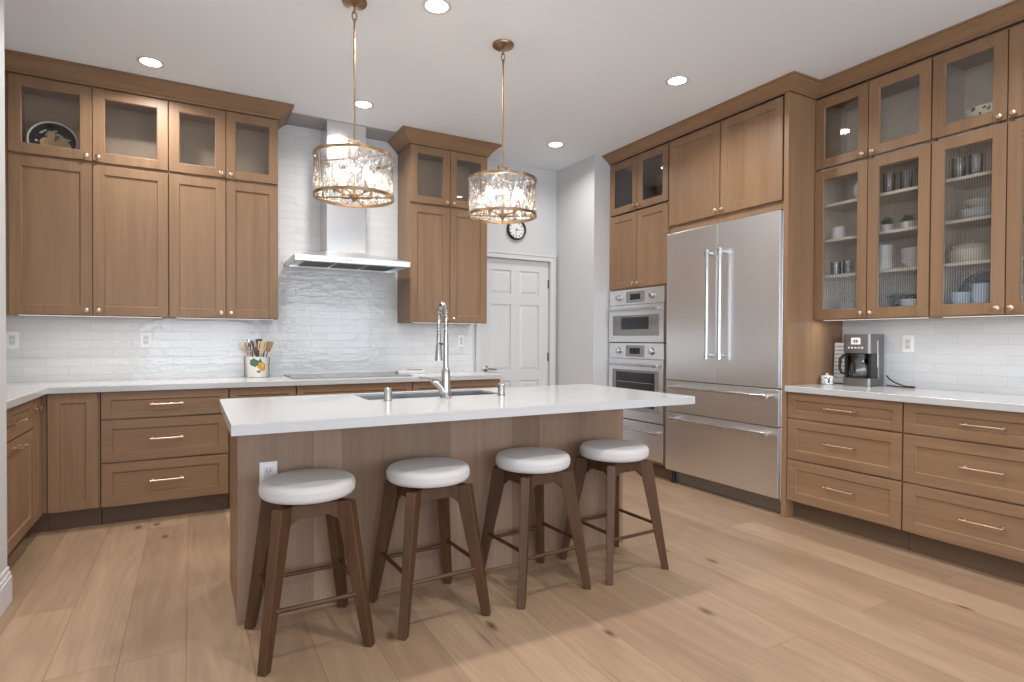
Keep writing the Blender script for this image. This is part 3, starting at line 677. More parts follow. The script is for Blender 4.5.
dup(ag, (1.492, 2.79, .914), 'short satin nickel cylinder at the right end of the sink')

# outlets
def outlet(label, loc, rz):
    o = thing('outlet', label, 'outlet', loc, rz)
    MB().box(-.036, .036, -.006, 0, -.058, .058).build('cover_plate', PLAST, o, bevel=.002)
    fc = MB().box(-.017, .017, -.0085, -.006, -.034, .034).build('receptacle', TRIM, o, bevel=.001)
    s_ = MB()
    for z in (.018, -.018):
        s_.box(-.008, -.0055, -.0092, -.0083, z-.004, z+.006).box(.0055, .008, -.0092, -.0083, z-.004, z+.006).box(-.002, .002, -.0092, -.0083, z-.011, z-.007)
    s_.build('slots', SLOT, fc)
    return o
outlet('white wall outlet on the tile near the left wall', (-1.073, YB, 1.202), 0)
outlet('white wall outlet on the tile under the pear plate cabinet doors', (-.299, YB, 1.206), 0)
outlet('white wall outlet on the tile right of the faucet', (2.286, YB, 1.205), 0)
outlet('white outlet on the plank front of the island, behind the leftmost stool', (.291, IY0, .628), 0)
outlet('white wall outlet on the tile right of the coffee maker', (XR-.01, 2.071, 1.205), -PI/2)

# ------------------------------------------------------------------ stools
def stool(label):
    r = thing('bar_stool', label, 'stool', (0, 0, 0), 0, 'bar stools along the island')
    zt = .575; foot, topr = .203, .118
    for k, (sx, sy) in enumerate(((-1, -1), (1, -1), (1, 1), (-1, 1))):
        # tapered square leg, faces turned to the diagonal
        def sec(cx, cy, z, a, b_):
            d = Vector((sx, sy)).normalized(); p = Vector((-d.y, d.x))
            return [(cx+d.x*u*a+p.x*v*b_, cy+d.y*u*a+p.y*v*b_, z) for u, v in ((-1, -1), (1, -1), (1, 1), (-1, 1))]
        f_, t_ = foot-.008, topr
        MB().hexa(sec(sx*f_, sy*f_, 0, .018, .017), sec(sx*t_, sy*t_, zt, .036, .022)).build('leg', WALNUT, r, bevel=.003)
    ap = MB()
    q = topr-.012
    for (a, b_) in (((-q, -q), (q, -q)), ((q, -q), (q, q)), ((q, q), (-q, q)), ((-q, q), (-q, -q))):
        a, b_ = Vector(a), Vector(b_); d = (b_-a).normalized(); n = Vector((d.y, -d.x)); L_ = (b_-a).length
        prof = [(0, zt-.085), (.05, zt-.05), (L_-.05, zt-.05), (L_, zt-.085), (L_, zt-.001), (0, zt-.001)]
        vs = [(*(a+d*u+n*.011), z) for u, z in prof]+[(*(a+d*u-n*.011), z) for u, z in prof]
        ap.add(vs, [tuple(range(6)), tuple(range(11, 5, -1))]+[(i, 6+i, 6+(i+1) % 6, (i+1) % 6) for i in range(6)])
    ap.build('apron', WALNUT, r, bevel=.0015)
    MB().lathe([(.001, zt), (.135, zt), (.135, zt+.012), (.001, zt+.012)], n=32).build('swivel_plate', BLACK, r)
    for i, (a, b_, z) in enumerate((((-1, -1), (1, -1), .205), ((1, -1), (1, 1), .235), ((1, 1), (-1, 1), .205), ((-1, 1), (-1, -1), .235))):
        e = foot-.008+(topr-foot+.008)*z/zt
        MB().tube([(a[0]*e, a[1]*e, z), (b_[0]*e, b_[1]*e, z)], .009, 10).build('footrest_rod', WALNUT, r, smooth=True)
    R = .187; h = .034; prof = []
    for i in range(15):
        a = -PI/2+PI*i/14; prof.append((R-.036+.036*math.copysign(abs(math.cos(a))**.7, 1), h+h*math.copysign(abs(math.sin(a))**.8, math.sin(a))))
    prof = [(.001, 0)]+prof+[(.09, h*2+.003), (.001, h*2+.004)]
    cu = MB().lathe([(a, b_+zt+.012) for a, b_ in prof], n=48).build('cushion', FABRIC, r, smooth=True, angle=60)
    MB().tube([(R*.997*math.cos(2*PI*i/48), R*.997*math.sin(2*PI*i/48), zt+.012+.042) for i in range(48)], .0014, 6, closed=True).build('piping', FABRIC, cu, smooth=True)
    return r
st = stool('leftmost of four grey cushioned walnut stools, in front of the island outlet')
st.location = (.416, 2.450, 0); st.rotation_euler = (0, 0, .035)
dup(st, (.937, 2.450, 0), 'grey cushioned walnut stool second from the left along the island', .05)
dup(st, (1.492, 2.452, 0), 'grey cushioned walnut stool third from the left along the island', .06)
dup(st, (2.011, 2.456, 0), 'rightmost of four grey cushioned walnut stools, at the fridge end of the island', .035)

# ------------------------------------------------------------------ pendants
BULB = emit('warm_bulb', (1, .82, .58), 8)
def pendant(label):
    r = thing('pendant_light', label, 'pendant light', (0, 0, 0), 0, 'drum pendants over the island')
    zb, zt, R = -1.035, -.825, .205
    MB().lathe([(.066, 0), (.066, -.006), (.062, -.013), (.035, -.02), (.012, -.024), (.001, -.024)], n=32).build('canopy', BRASS, r, smooth=True)
    b = MB()
    def link(cz_, hx_, hz_, rot):
        pts = [(hx_*math.cos(a), 0, cz_+hz_*math.sin(a)) for a in [2*PI*i/16 for i in range(16)]]
        if rot: pts = [(0, x, z) for x, _, z in pts]
        b.tube(pts, .0035, 6, closed=True)
    link(-.04, .011, .02, True); link(-.076, .012, .024, False); link(-.108, .009, .016, True)
    b.build('chain_link', BRASS, r, smooth=True)
    MB().tube([(0, 0, -.125), (0, 0, zt+.09)], .0055, 10).build('rod', BRASS, r, smooth=True)
    yk = MB()
    for x in (-.03, .022): yk.box(x, x+.008, -.009, .009, zt-.005, zt+.09)
    yk.box(-.03, .03, -.009, .009, zt+.083, zt+.092).box(-.03, .03, -.009, .009, zt-.008, zt)
    yk.build('yoke', BRASS, r)
    for z, n_ in ((zt, 'top_ring'), (zb, 'bottom_ring')):
        g = MB().lathe([(R+.004, z-.008), (R+.004, z+.008), (R-.004, z+.008), (R-.004, z-.008)], n=64, closed=True)
        if n_ == 'top_ring':
            for k in range(4): a = PI/4+k*PI/2; g.tube([(0.0, 0, z), (R*math.cos(a), R*math.sin(a), z)], .004, 6)
        g.build(n_, BRASS, r)
    sp = MB()
    for k in range(4):
        a = PI/4+.3+k*PI/2; sp.tube([(.02*math.cos(a), .02*math.sin(a), zb), (R*math.cos(a), R*math.sin(a), zb)], .004, 6)
    sp.lathe([(.001, zb-.025), (.010, zb-.022), (.013, zb-.012), (.026, zb-.006), (.026, zb+.012), (.008, zb+.02), (.006, zt)], n=20)
    sp.build('hub', BRASS, r, smooth=True)
    # rippled glass wall with an inward and outward wave
    n = 96; gl = MB(); vs = []; rows = 8
    for i in range(rows+1):
        z = zb+.009+(zt-zb-.018)*i/rows
        for j in range(n):
            a = 2*PI*j/n; rr = R-.001+.0022*math.sin(11*a+1.7*math.sin(i*1.3))+.0016*math.sin(23*a+i*.9)
            vs.append((rr*math.cos(a), rr*math.sin(a), z))
    gl.add(vs, [(i*n+j, i*n+(j+1) % n, (i+1)*n+(j+1) % n, (i+1)*n+j) for i in range(rows) for j in range(n)])
    gl.build('glass_drum', WATER, r, smooth=True, angle=80, label='rippled clear glass drum')
    for k in range(4):
        a = .35+k*PI/2; x, y = .105*math.cos(a), .105*math.sin(a)
        cd = MB().tube([(0.02*math.cos(a), .02*math.sin(a), zb+.005), (x*.6, y*.6, zb+.004), (x, y, zb+.014)], .004, 6).lathe([(.014, zb+.012), (.016, zb+.018), (.009, zb+.022), (.009, zb+.075)], x, y, 14).build('candle_holder', BRASS, r, smooth=True)
        MB().lathe([(.007, zb+.075), (.0165, zb+.098), (.016, zb+.115), (.008, zb+.14), (.001, zb+.155)], x, y, 14).build('bulb', BULB, cd, smooth=True, label='glowing candle bulb')
    l = lamp('pendant_lamp', 'POINT', (0, 0, zb+.135), 4, (1, .85, .66), shadow_soft_size=.014); l.parent = r
    return r
pd = pendant('brass and rippled glass drum pendant nearer the hood, left of the two')
pd.location = (.757, 3.085, CEIL-.001)
p2 = dup(pd, (1.652, 3.085, CEIL-.001), 'brass and rippled glass drum pendant in front of the wall clock, right of the two')

# ------------------------------------------------------------------ recessed ceiling lights
def can(label):
    r = thing('recessed_light', label, 'ceiling light', (0, 0, CEIL-.0005), 0, 'recessed ceiling lights')
    MB().lathe([(.078, 0), (.080, -.004), (.072, -.007), (.060, -.004), (.060, 0)], n=40, closed=True).build('trim_ring', TRIM, r, smooth=True)
    MB().lathe([(.001, -.003), (.060, -.003), (.060, -.0005), (.001, -.0005)], n=40).build('lens', emit('lit_lens', (1, .95, .88), 9), r)
    l = lamp('recessed_lamp', 'AREA', (0, 0, -.012), CAN_E, CAN_C, shape='DISK', size=.11, spread=math.radians(150)); l.parent = r
    return r
cl = can('recessed light above the pear plate cabinet')
cl.location = (-.228, 4.41, CEIL-.0005)
for x, y, lb in ((1.15, 2.905, 'recessed light nearest the pendants at the top of the photo'), (1.145, 4.39, 'recessed light just behind the left pendant rod, in front of the hood'), (2.92, 2.915, 'recessed light nearest the fridge cabinets'),
                 (2.91, 4.41, 'recessed light in front of the white door and clock wall'), (-.228, 2.91, 'recessed light over the left kitchen aisle, beyond the frame'), (1.15, 1.3, 'recessed light in the ceiling over the camera side of the stools, beyond the frame'),
                 (2.92, 1.3, 'recessed light in front of the glass cabinets, beyond the frame'), (.2, -.6, 'added unseen recessed light behind the camera, left row'), (2.6, -.6, 'added unseen recessed light behind the camera, right row')):  # pair behind the camera is unseen, added because the room needs light
    q_ = dup(cl, (x, y, CEIL-.0005), lb)
    if 'clock wall' in lb:
        for ch in q_.children:
            if ch.type == 'LIGHT': ch.data = ch.data.copy(); ch.data.energy = CAN_E*.6

# ------------------------------------------------------------------ wall clock
ckx, cky, ckz = 2.896, YB+.009, 2.345
wc = thing('wall_clock', 'round black rimmed wall clock above the white door', 'clock', (ckx, cky, ckz))
MR = Matrix.Rotation(PI/2, 4, 'X')
MB().lathe([(.092, 0), (.108, 0), (.108, .03), (.100, .036), (.090, .03), (.090, .012)], n=48, closed=True, M=MR).build('rim', BLACK, wc, smooth=True)
fc = MB().lathe([(.001, .002), (.091, .002), (.091, .012), (.001, .012)], n=40, M=MR).build('face', PLAST, wc)
tk = MB()
for k in range(12):
    a = k*PI/6; M = Matrix.Rotation(a, 4, 'Y')
    for (x0, x1, z0, z1) in (((-.004, .004, .062, .08)),): tk.add([M @ Vector(p) for p in ((x0, -.0128, z0), (x1, -.0128, z0), (x1, -.0128, z1), (x0, -.0128, z1))], [(0, 1, 2, 3)])
tk.build('hour_marks', BLACK, fc)
hh = MB()
for a, L_, w_ in ((math.radians(95), .042, .0045), (math.radians(185), .066, .003)):
    M = Matrix.Rotation(a, 4, 'Y'); hh.add([M @ Vector(p) for p in ((-w_, -.0145, -.012), (w_, -.0145, -.012), (w_*.6, -.0145, L_), (-w_*.6, -.0145, L_))], [(0, 1, 2, 3)])
hh.build('hands', BLACK, wc)

# ------------------------------------------------------------------ counter things
# utensil crock with floral art
CZ = .9145
def crock_mat():
    m_, nt, b = mat('floral_crock_glaze'); L = nt.links.new
    tc = N(nt, 'ShaderNodeTexCoord'); b.inputs['Roughness'].default_value = .2
    prev = None; col = (.82, .80, .75, 1)
    for (p, sc3, r0, c2, ns) in (((.035, -.078, .085), 1, .036, (.72, .36, .06, 1), 26), ((.04, -.075, .095), 1, .014, (.85, .6, .15, 1), 40), ((-.03, -.08, .118), 1, .034, (.10, .17, .08, 1), 60), ((.018, -.082, .135), 1, .015, (.07, .12, .28, 1), 30), ((.008, -.085, .05), 1, .016, (.16, .22, .12, 1), 60)):
        nz = N(nt, 'ShaderNodeTexNoise', Scale=float(ns), Detail=1.0); L(tc.outputs['Object'], nz.inputs['Vector'])
        ds = N(nt, 'ShaderNodeVectorMath', _operation='DISTANCE'); L(tc.outputs['Object'], ds.inputs[0]); ds.inputs[1].default_value = p
        ad = N(nt, 'ShaderNodeMath', _operation='MULTIPLY_ADD'); L(nz.outputs[0], ad.inputs[0]); ad.inputs[1].default_value = .03; L(ds.outputs['Value'], ad.inputs[2])
        lt = N(nt, 'ShaderNodeMath', _operation='LESS_THAN'); L(ad.outputs[0], lt.inputs[0]); lt.inputs[1].default_value = r0+.015
        mx = N(nt, 'ShaderNodeMix', _data_type='RGBA'); L(lt.outputs[0], mx.inputs[0]); mx.inputs[7].default_value = c2
        if prev: L(prev.outputs[2], mx.inputs[6])
        else: mx.inputs[6].default_value = col
        prev = mx
    L(prev.outputs[2], b.inputs['Base Color']); return m_
KX, KY = .452, 4.955
kr = thing('utensil_crock', 'white floral utensil crock on the back counter', 'crock', (KX, KY, CZ))
MB().lathe([(.001, 0), (.068, 0), (.072, .004), (.078, .155), (.080, .163), (.076, .163), (.070, .012), (.001, .010)], n=40).build('pot', crock_mat(), kr, smooth=True)
hw = MB()
for sg in (-1, 1): hw.tube([(sg*.078, 0, .0055), (sg*.09, 0, .004), (sg*.088, 0, .09), (sg*.094, 0, .15), (sg*.084, 0, .162)], .004, 8)
hw.build('wire_holder', GREYP, kr, smooth=True)
SPW = plain('pale_spoon_wood', (.55, .40, .25), .6); SPD = plain('dark_spoon_wood', (.10, .055, .03), .5)
def utensil(kind, label, dx, dy, lean, mt, h, cat):
    """head plane faces the room; shaft leans outwards by lean (radians, sideways) """
    r = thing(kind, label, cat, (KX+dx*.24, KY+dy*.45, CZ+.016), 0, 'cooking utensils in the floral crock')
    r.rotation_euler = (-dy*.8, lean*.8, 0)
    MB().tube([(0, 0, 0), (0, 0, h*.75)], .005, 8).build('handle', mt, r, smooth=True)
    if kind == 'whisk':
        b = MB()
        for k in range(5):
            a = PI*k/5; pts = [(.027*math.sin(t)*math.cos(a), .027*math.sin(t)*math.sin(a), h*.72+.05-.055*math.cos(t)) for t in [2*PI*i/20 for i in range(20)]]
            b.tube(pts, .0016, 5, closed=True)
        b.build('wires', CHROMEB, r, smooth=True)
    elif kind == 'slotted_turner':
        b = MB(); z = h*.72
        b.hexa([(-.012, -.002, z), (.012, -.002, z), (.012, .002, z), (-.012, .002, z)], [(-.03, -.002, z+.03), (.03, -.002, z+.03), (.03, .002, z+.03), (-.03, .002, z+.03)])
        for k in range(4): b.box(-.03+k*.0165, -.03+k*.0165+.0105, -.002, .002, z+.03, z+.075)
        b.box(-.03, .03, -.002, .002, z+.075, z+.085); b.build('blade', mt, r)
    elif kind == 'spatula':
        z = h*.72; MB().hexa([(-.014, -.003, z), (.014, -.003, z), (.014, .003, z), (-.014, .003, z)], [(-.024, -.003, z+.08), (.024, -.003, z+.085), (.024, .003, z+.085), (-.024, .003, z+.08)]).build('blade', mt, r, bevel=.002)
    else:
        z = h*.72; b = MB(); prof = [(.004, 0), (.014, .012), (.022, .035), (.023, .05), (.017, .07), (.001, .08)]
        b.lathe([(a, b_+z) for a, b_ in prof], n=16); 
        b.v = [(x, y*.35, zz) for x, y, zz in b.v]; b.build('bowl', mt, r, smooth=True)
for a in (('wooden_spoon', 'pale wooden spoon leaning furthest left in the crock', -.1, -.02, -.36, SPW, .26, 'spoon'), ('whisk', 'wire whisk in the left of the crock', -.07, -.08, -.26, CHROMEB, .25, 'whisk'),
          ('wooden_spoon', 'dark wooden spoon behind the whisk in the crock', -.05, .09, -.13, SPD, .275, 'spoon'), ('wooden_spoon', 'dark spoon in front of the whisk handle', -.01, -.06, -.02, SPD, .21, 'spoon'),
          ('spatula', 'black spatula upright at the back of the crock', .03, .09, .06, BLACK, .285, 'spatula'), ('slotted_turner', 'pale slotted turner at the front of the crock', .055, -.085, .1, SPW, .255, 'turner'),
          ('wooden_spoon', 'dark spoon right of the slotted turner', .09, .06, .24, SPD, .27, 'spoon'), ('spatula', 'brown wooden spatula leaning furthest right in the crock', .11, -.02, .34, plain('mid_wood', (.30, .18, .09), .6), .27, 'spatula')):
    utensil(*a)
# spoon rest by the cooktop
sr = thing('spoon_rest', 'white rectangular rest holding a dark spoon, behind the cooktop right end', 'spoon rest', (1.73, 4.99, CZ))
MB().box(-.125, .125, -.05, .05, 0, .008).box(-.125, .125, -.05, -.044, .008, .024).box(-.125, .125, .044, .05, .008, .024).box(-.125, -.118, -.044, .044, .008, .024).box(.118, .125, -.044, .044, .008, .024).build('tray', PORC, sr, bevel=.002)
so = thing('serving_spoon', 'dark spoon lying on the white rest by the cooktop', 'spoon', (1.77, 4.99, CZ+.026))
MB().tube([(-.07, 0, .004), (.02, 0, .002)], .0045, 8).build('handle', GREYP, so, smooth=True)
mb_ = MB().lathe([(.001, -.004), (.02, -.002), (.026, .004), (.024, .004), (.001, 0)], n=20); mb_.v = [(.045+x*1.4, y, z) for x, y, z in mb_.v]
mb_.build('bowl', GREYP, so, smooth=True)

# coffee maker
cm = thing('coffee_maker', 'grey and black drip coffee maker on the right counter', 'coffee maker', (4.07, 2.285, CZ), -PI/2+.12)
hw_ = .088
def rbox(x0, x1, y0, y1, z0, z1, r=.02, n=5):
    pts = []
    for cx_, cy_, a0 in ((x1-r, y0+r, -PI/2), (x1-r, y1-r, 0), (x0+r, y1-r, PI/2), (x0+r, y0+r, PI)):
        for i in range(n+1): a = a0+PI/2*i/n; pts.append((cx_+r*math.cos(a), cy_+r*math.sin(a)))
    return MB().prism(pts, z0, z1)
rbox(-hw_, hw_, -.115, .115, 0, .055).build('base', GREYP, cm, smooth=True, angle=30)
rbox(-hw_, hw_, .015, .115, .055, .225).build('water_tank', GREYP, cm, smooth=True, angle=30)
hd_ = rbox(-hw_, hw_, -.115, .115, .225, .355).build('brew_head', GREYP, cm, smooth=True, angle=30)
MB().box(-hw_+.003, -hw_+.022, -.09, .015, .055, .225).box(hw_-.022, hw_-.003, -.09, .015, .055, .225).box(-.066, .066, .0, .0149, .055, .225).build('carafe_bay', BLACK, cm)
MB().box(-.032, .026, -.1175, -.115, .285, .330).build('display_surround', PLAST, hd_)
MB().box(-.022, .016, -.1185, -.1175, .292, .322).build('display', LCD, hd_)
ds_ = MB()
for k in range(2): ds_.box(-.014+k*.014, -.005+k*.014, -.119, -.1185, .299, .315)
ds_.build('display_digits', SLOT, hd_)
bt = MB()
for k in range(5): M = Matrix.Translation((-.046+k*.021, -.115, .262)) @ Matrix.Rotation(PI/2, 4, 'X'); bt.lathe([(.001, 0), (.0055, 0), (.0055, .003), (.001, .003)], M=M, n=12)
bt.build('buttons', PLAST, hd_)
MB().box(hw_, hw_+.0015, -.005, .003, .13, .31).build('water_gauge', PLAST, cm)
cfe = thing('coffee_carafe', 'glass coffee carafe with black handle inside the coffee maker', 'carafe', (0, 0, 0), -PI/2+.12)
Mv = Matrix.Rotation(-PI/2+.12, 4, 'Z'); off = Mv @ Vector((0, -.066, 0)); cfe.scale = (1.08,)*3; cfe.location = Vector((4.07, 2.285, CZ+.0555))+off
MB().lathe([(.001, .002), (.052, .002), (.061, .02), (.062, .06), (.052, .105), (.045, .122), (.047, .13)], n=36).build('glass', CLEAR, cfe, smooth=True)
MB().lathe([(.046, .122), (.05, .124), (.05, .152), (.03, .160), (.001, .160)], n=32).build('lid', BLACK, cfe, smooth=True)
MB().lathe([(.053, .0), (.056, .0), (.064, .016), (.061, .018)], n=36, closed=True).build('base_band', BLACK, cfe, smooth=True)
MB().tube([(-.05, 0, .145), (-.085, -.015, .145), (-.105, -.022, .12), (-.108, -.024, .06), (-.10, -.02, .028), (-.06, -.005, .022)], [.008, .009, .01, .009, .008, .007], 8).build('handle', BLACK, cfe, smooth=True)
cd_ = MB().tube([(4.178, 2.19, .985), (4.165, 2.165, .965), (4.14, 2.12, .945), (4.11, 2.05, .928), (4.10, 1.985, .921)], .0045, 8).tube([(4.17, 2.185, .920), (4.13, 2.11, .9195), (4.11, 2.05, .9195), (4.10, 1.985, .9195)], .004, 8)
cd_.tube([(4.102, 2.01, .924), (4.098, 1.975, .923)], .007, 8)
tag(cd_.build('power_cord', BLACK, smooth=True), 'black power cord trailing right of the coffee maker', 'cord')
# small patterned mug and letter sign
def spot_mat(name, c1, c2, scale, thr):
    m_, nt, b = mat(name); L = nt.links.new
    tc = N(nt, 'ShaderNodeTexCoord'); nz = N(nt, 'ShaderNodeTexNoise', Scale=float(scale), Detail=1.0); L(tc.outputs['Object'], nz.inputs['Vector'])
    gt = N(nt, 'ShaderNodeMath', _operation='GREATER_THAN'); gt.inputs[1].default_value = thr; L(nz.outputs[0], gt.inputs[0])
    mx = N(nt, 'ShaderNodeMix', _data_type='RGBA'); L(gt.outputs[0], mx.inputs[0]); mx.inputs[6].default_value = (*c1, 1); mx.inputs[7].default_value = (*c2, 1)
    L(mx.outputs[2], b.inputs['Base Color']); b.inputs['Roughness'].default_value = .2; return m_
mg = thing('sugar_bowl', 'small white lidded bowl with black marks beside the coffee maker', 'bowl', (3.955, 2.474, CZ))
MB().lathe([(.001, 0), (.036, 0), (.040, .004), (.042, .05), (.040, .052), (.001, .052)], n=28).build('pot', spot_mat('black_marked_glaze', (.82, .82, .8), (.06, .06, .06), 55, .6), mg, smooth=True)
MB().lathe([(.041, .052), (.038, .060), (.012, .064), (.008, .068), (.011, .075), (.001, .079)], n=28).build('lid', PORC, mg, smooth=True)
sg = thing('letter_sign', 'upright white text sign with a dark border behind the coffee maker', 'sign', (4.10, 2.462, CZ), -PI/2)
sg.rotation_euler = (-.04, 0, -PI/2)
MB().box(-.056, .056, 0, .014, 0, .30).build('frame', BLACK, sg)
pb = MB().box(-.052, .052, -.0015, 0.0, .005, .295).build('board', PLAST, sg)
tx = MB(); rnd = random.Random(3)
for k in range(9):
    z = .268-k*.028; x = -.046
    while x < .034:
        L_ = rnd.uniform(.008, .022); tx.box(x, min(x+L_, .047), -.0021, -.0015, z-.005, z+.005); x += L_+.005
tx.build('illegible_text', plain('grey_print', (.35, .35, .35), .6), pb)

# ------------------------------------------------------------------ pear plate in the top left cabinet
def pear_mat():
    m_, nt, b = mat('pear_plate_glaze'); L = nt.links.new
    tc = N(nt, 'ShaderNodeTexCoord'); b.inputs['Roughness'].default_value = .15
    cur = None
    def ell(cx, cz, rx, rz, rot, colr):
        nonlocal cur
        mp = N(nt, 'ShaderNodeMapping'); mp.vector_type = 'TEXTURE'; mp.inputs['Location'].default_value = (cx, 0, cz); mp.inputs['Rotation'].default_value = (0, rot, 0); mp.inputs['Scale'].default_value = (rx, 1e3, rz)
        L(tc.outputs['Object'], mp.inputs[0])
        ln = N(nt, 'ShaderNodeVectorMath', _operation='LENGTH'); L(mp.outputs[0], ln.inputs[0])
        lt = N(nt, 'ShaderNodeMath', _operation='LESS_THAN'); L(ln.outputs['Value'], lt.inputs[0]); lt.inputs[1].default_value = 1
        mx = N(nt, 'ShaderNodeMix', _data_type='RGBA'); L(lt.outputs[0], mx.inputs[0]); mx.inputs[7].default_value = (*colr, 1)
        if cur: L(cur.outputs[2], mx.inputs[6])
        else: mx.inputs[6].default_value = (.75, .75, .72, 1)
        cur = mx
    ell(0, 0, .128, .128, 0, (.012, .011, .010))
    ell(.02, -.005, .022, .05, -.2, (.30, .12, .04)); ell(.055, -.03, .045, .055, -.5, (.62, .44, .26)); ell(-.03, -.012, .042, .038, .1, (.75, .48, .25)); ell(-.012, .03, .02, .035, .3, (.75, .48, .25))
    for (x, z, r_) in ((-.03, .055, .5), (.0, .07, 1.2), (.03, .05, 1.9), (.05, .03, 1.6), (.075, .02, 1.3), (-.055, .065, .9)): ell(x, z, .007, .025, r_, (.5, .52, .45))
    ell(-.09, -.005, .007, .007, 0, (.8, .8, .75))
    L(cur.outputs[2], b.inputs['Base Color']); return m_
pp = thing('decorative_plate', 'black round plate painted with pears standing in the top left cabinet', 'plate', (-.822, 4.965, 2.556))
pp.rotation_euler = (-.16, 0, 0)
MB().lathe([(.001, .006), (.095, .006), (.125, .016), (.138, .02), (.140, .016), (.125, .008), (.09, 0), (.001, 0)], n=56, M=Matrix.Rotation(PI/2, 4, 'X')).build('plate_body', pear_mat(), pp, smooth=True)
tag(MB().lathe([(.001, 0), (.02, 0), (.024, .02), (.022, .04), (.012, .05), (.001, .055)], 2.27, 4.92, 16).build('dark_jar', BLACK, loc=(0, 0, ZM+.0155), smooth=True), 'small dark jar behind the right glass door of the cabinet next to the wall clock', 'jar')

# ------------------------------------------------------------------ dishes behind the reeded glass
def at(dy): return RU0-dy
S0, S1, S2, S3, S4 = ZL+.0205, 1.6855, 1.9355, 2.1825, 2.4325
def plate_mesh(mt, r=.12): return MB().lathe([(.001, 0), (r*.6, 0), (r, .016), (r+.002, .019), (r*.6, .006), (.001, .005)], n=32).build('dinner_plate', mt, smooth=True)
def stack(mk, n, x, y, z, dz, lab, cat, grp):
    o = mk; o.location = (x, y, z); tag(o, lab % 'bottom' if '%s' in lab else lab, cat, grp)
    for k in range(1, n):
        q = o.copy(); COL.objects.link(q); q.location = (x, y, z+k*dz)
        if '%s' in lab: q['label'] = lab % ('topmost' if k == n-1 else 'middle' if n == 3 else ('second', 'third', 'fourth', 'fifth', 'sixth', 'seventh', 'eighth', 'ninth')[k-1]+' up')
    return o
stack(plate_mesh(PORC), 10, 4.04, at(.19), S0, .0085, 'white plate, %s in the stack on the bottom shelf next to the fridge', 'plate', 'plates low in the cabinet by the fridge')
def bowl_mesh(mt, r, h, name='bowl'): return MB().lathe([(.001, 0), (r*.45, 0), (r*.5, .006), (r*.85, h*.55), (r, h), (r-.005, h), (r*.8, h*.55), (r*.4, .012), (.001, .010)], n=32).build(name, mt, smooth=True)
def cup_mesh(mt, r, h, name='cup'): return MB().lathe([(.001, 0), (r*.85, 0), (r, .008), (r, h), (r-.003, h), (r-.004, .01), (.001, .008)], n=24).build(name, mt, smooth=True)
def put(o, x, y, z, lab, cat, grp=None): o.location = (x, y, z); return tag(o, lab, cat, grp)
put(bowl_mesh(BLACK, .09, .14), 4.09, at(.47), S0, 'large dark bowl at the left of the bottom shelf above the coffee maker', 'bowl')
stack(bowl_mesh(PORC, .075, .06), 3, 3.97, at(.60), S0, .018, 'white bowl, %s of the nest in front of the dark bowl', 'bowl', 'white bowls above the coffee maker')
# third shelf (S1): short glasses left, white plates and bowls right
for k in range(4): put(cup_mesh(CLEAR, .032, .09, 'drinking_glass'), 3.96+.08*(k % 2), at(.10+.085*(k//2)), S1, 'clear short glass, %s of four on the lower middle shelf' % ('front left', 'back left', 'front right', 'back right')[k], 'glass', 'short glasses by the fridge')
stack(cup_mesh(PORC, .048, .06), 3, 3.96, at(.42), S1, .05, 'white cup, %s of the column at the left of the lower middle shelf', 'cup', 'white cups in a column')
stack(bowl_mesh(PORC, .09, .055), 4, 4.0, at(.60), S1, .022, 'white bowl, %s of the nest on the lower middle shelf', 'bowl', 'white bowls on the lower middle shelf')
# S2: cup and plants
put(cup_mesh(PORC, .042, .08, 'mug'), 3.96, at(.115), S2, 'white mug on the middle shelf next to the fridge', 'mug')
def plant(lab, y, x=3.97):
    r = thing('potted_plant', lab, 'plant', (x, y, S2), 0, 'little green plants in the reeded cabinet')
    MB().lathe([(.001, 0), (.026, 0), (.034, .045), (.031, .045), (.001, .04)], n=20).build('pot', PORC, r, smooth=True)
    b = MB(); rn = random.Random(y)
    for k in range(46):
        a = rn.uniform(0, 2*PI); e = rn.uniform(.1, 1.4); L_ = rn.uniform(.03, .045); d = Vector((math.cos(a)*math.cos(e), math.sin(a)*math.cos(e), math.sin(e))); p = Vector((0, 0, .04))+d*L_*.4; q = p+d*L_; n_ = d.cross(Vector((0, 0, 1))).normalized()*.011; mdl = (p+q)/2
        b.add([p, mdl+n_, q, mdl-n_], [(0, 1, 2, 3)])
    b.build('foliage', LEAF, r)
    return r
plant('little green plant on the middle shelf behind the door nearest the fridge', at(.30))
plant('little green plant at the left of the middle shelf, door above the coffee maker', at(.43))
plant('little green plant in the middle of the shelf above the coffee maker', at(.555))
plant('little green plant at the right of the middle shelf above the coffee maker', at(.655))
# S3: pitcher and glasses
pt = thing('pitcher', 'round white pitcher on the top reeded shelf next to the fridge', 'pitcher', (3.99, at(.27), S3))
MB().lathe([(.001, 0), (.04, 0), (.065, .05), (.06, .10), (.035, .14), (.042, .165), (.039, .165), (.032, .14), (.001, .13)], n=28).build('pot', PORC, pt, smooth=True)
MB().tube([(0, -.04, .145), (0, -.085, .13), (0, -.09, .09), (0, -.062, .06)], .006, 8).build('handle', PORC, pt, smooth=True)
for k in range(3): put(cup_mesh(CLEAR, .034, .13, 'drinking_glass'), 3.97+.03*k, at(.44+.09*k), S3, 'clear tall glass, %s of three on the top reeded shelf above the coffee maker' % ('left', 'middle', 'right')[k], 'glass', 'tall glasses above the coffee maker')
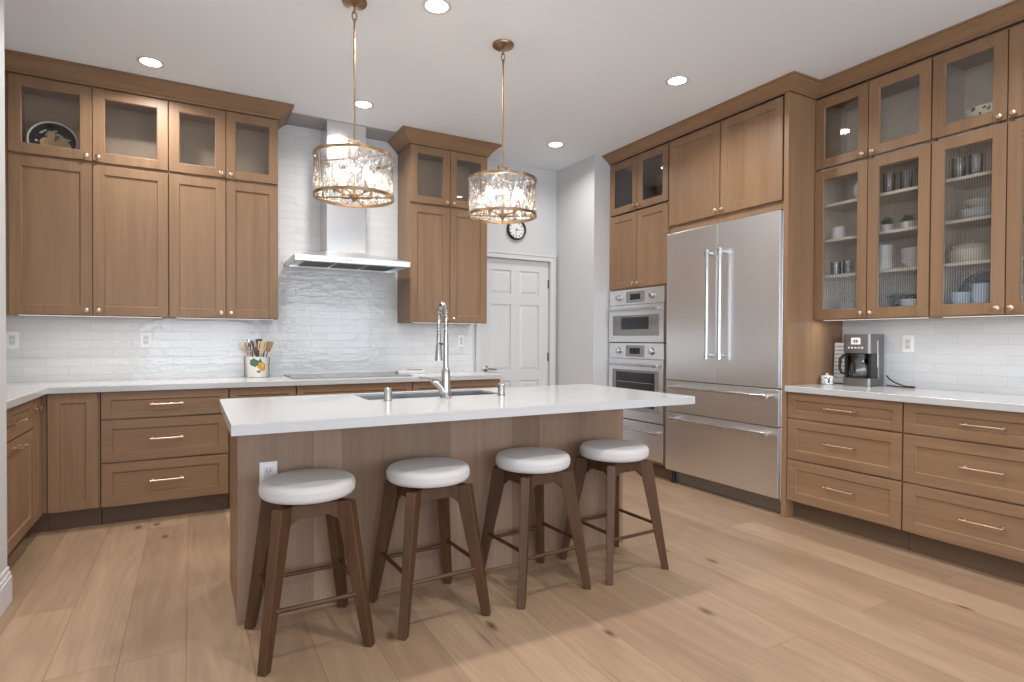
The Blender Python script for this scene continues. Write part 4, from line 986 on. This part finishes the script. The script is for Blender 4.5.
# second cabinet
Y2 = .735
put(bowl_mesh(BLUEW, .052, .12), 3.955, at(Y2+.12), S0, 'pale blue bowl at the left of the bottom shelf, right cabinet', 'bowl')
stack(cup_mesh(BLUEW, .048, .06), 3, 3.96, at(Y2+.225), S0, .052, 'pale blue cup, %s of the column on the bottom shelf', 'cup', 'pale blue cups')
stack(bowl_mesh(PORC, .075, .06), 4, 3.99, at(Y2+.335), S0, .03, 'white bowl, %s of the nest beside the pale blue cups', 'bowl', 'white bowls in the right cabinet')
dp = plate_mesh(plain('slate_plate', (.07, .08, .11), .3), .125); dp.rotation_euler = (0, -1.35, 0); put(dp, 4.15, at(Y2+.16), S0+.129, 'dark slate plate standing upright at the back of the bottom shelf', 'plate')
cs = thing('casserole', 'large white lidded casserole on the lower middle shelf, right cabinet', 'casserole', (4.04, at(Y2+.14), S1))
MB().lathe([(.001, 0), (.09, 0), (.115, .03), (.118, .075), (.113, .075), (.001, .06)], n=36).build('pot', CREAM, cs, smooth=True)
MB().lathe([(.118, .076), (.10, .10), (.05, .122), (.012, .128), (.014, .14), (.001, .144)], n=36).build('lid', CREAM, cs, smooth=True)
put(bowl_mesh(CREAM, .075, .07), 4.05, at(Y2+.345), S1, 'cream bowl right of the white casserole', 'bowl')
stack(plate_mesh(PORC, .125), 5, 4.03, at(Y2+.20), S2, .0085, 'white platter, %s in the stack on the middle shelf, right cabinet', 'plate', 'white platters in the right cabinet')
put(bowl_mesh(CREAM, .10, .05), 4.03, at(Y2+.20), S2+.056, 'shallow cream bowl resting on the white platters', 'bowl')
for k in range(2): put(cup_mesh(CLEAR, .034, .12, 'drinking_glass'), 3.96, at(Y2+.10+.085*k), S3, 'clear glass, %s of two on the top reeded shelf, right cabinet' % ('left', 'right')[k], 'glass', 'glasses in the right cabinet')
cd2 = put(MB().lathe([(.001, 0), (.05, 0), (.10, .05), (.14, .125), (.136, .125), (.09, .055), (.001, .01)], n=40).build('serving_bowl', spot_mat('cream_pattern_glaze', (.74, .70, .56), (.16, .13, .08), 34, .62), smooth=True), 4.03, at(Y2+.235), S4, 'patterned cream serving bowl behind clear glass at the top right', 'bowl')
put(cup_mesh(BLUEW, .045, .10, 'mug'), 3.97, at(Y2+.48), S1, 'pale blue mug behind the door at the right edge', 'mug')
put(bowl_mesh(PORC, .08, .07), 4.0, at(Y2+.48), S2, 'white bowl behind the door at the right edge', 'bowl')
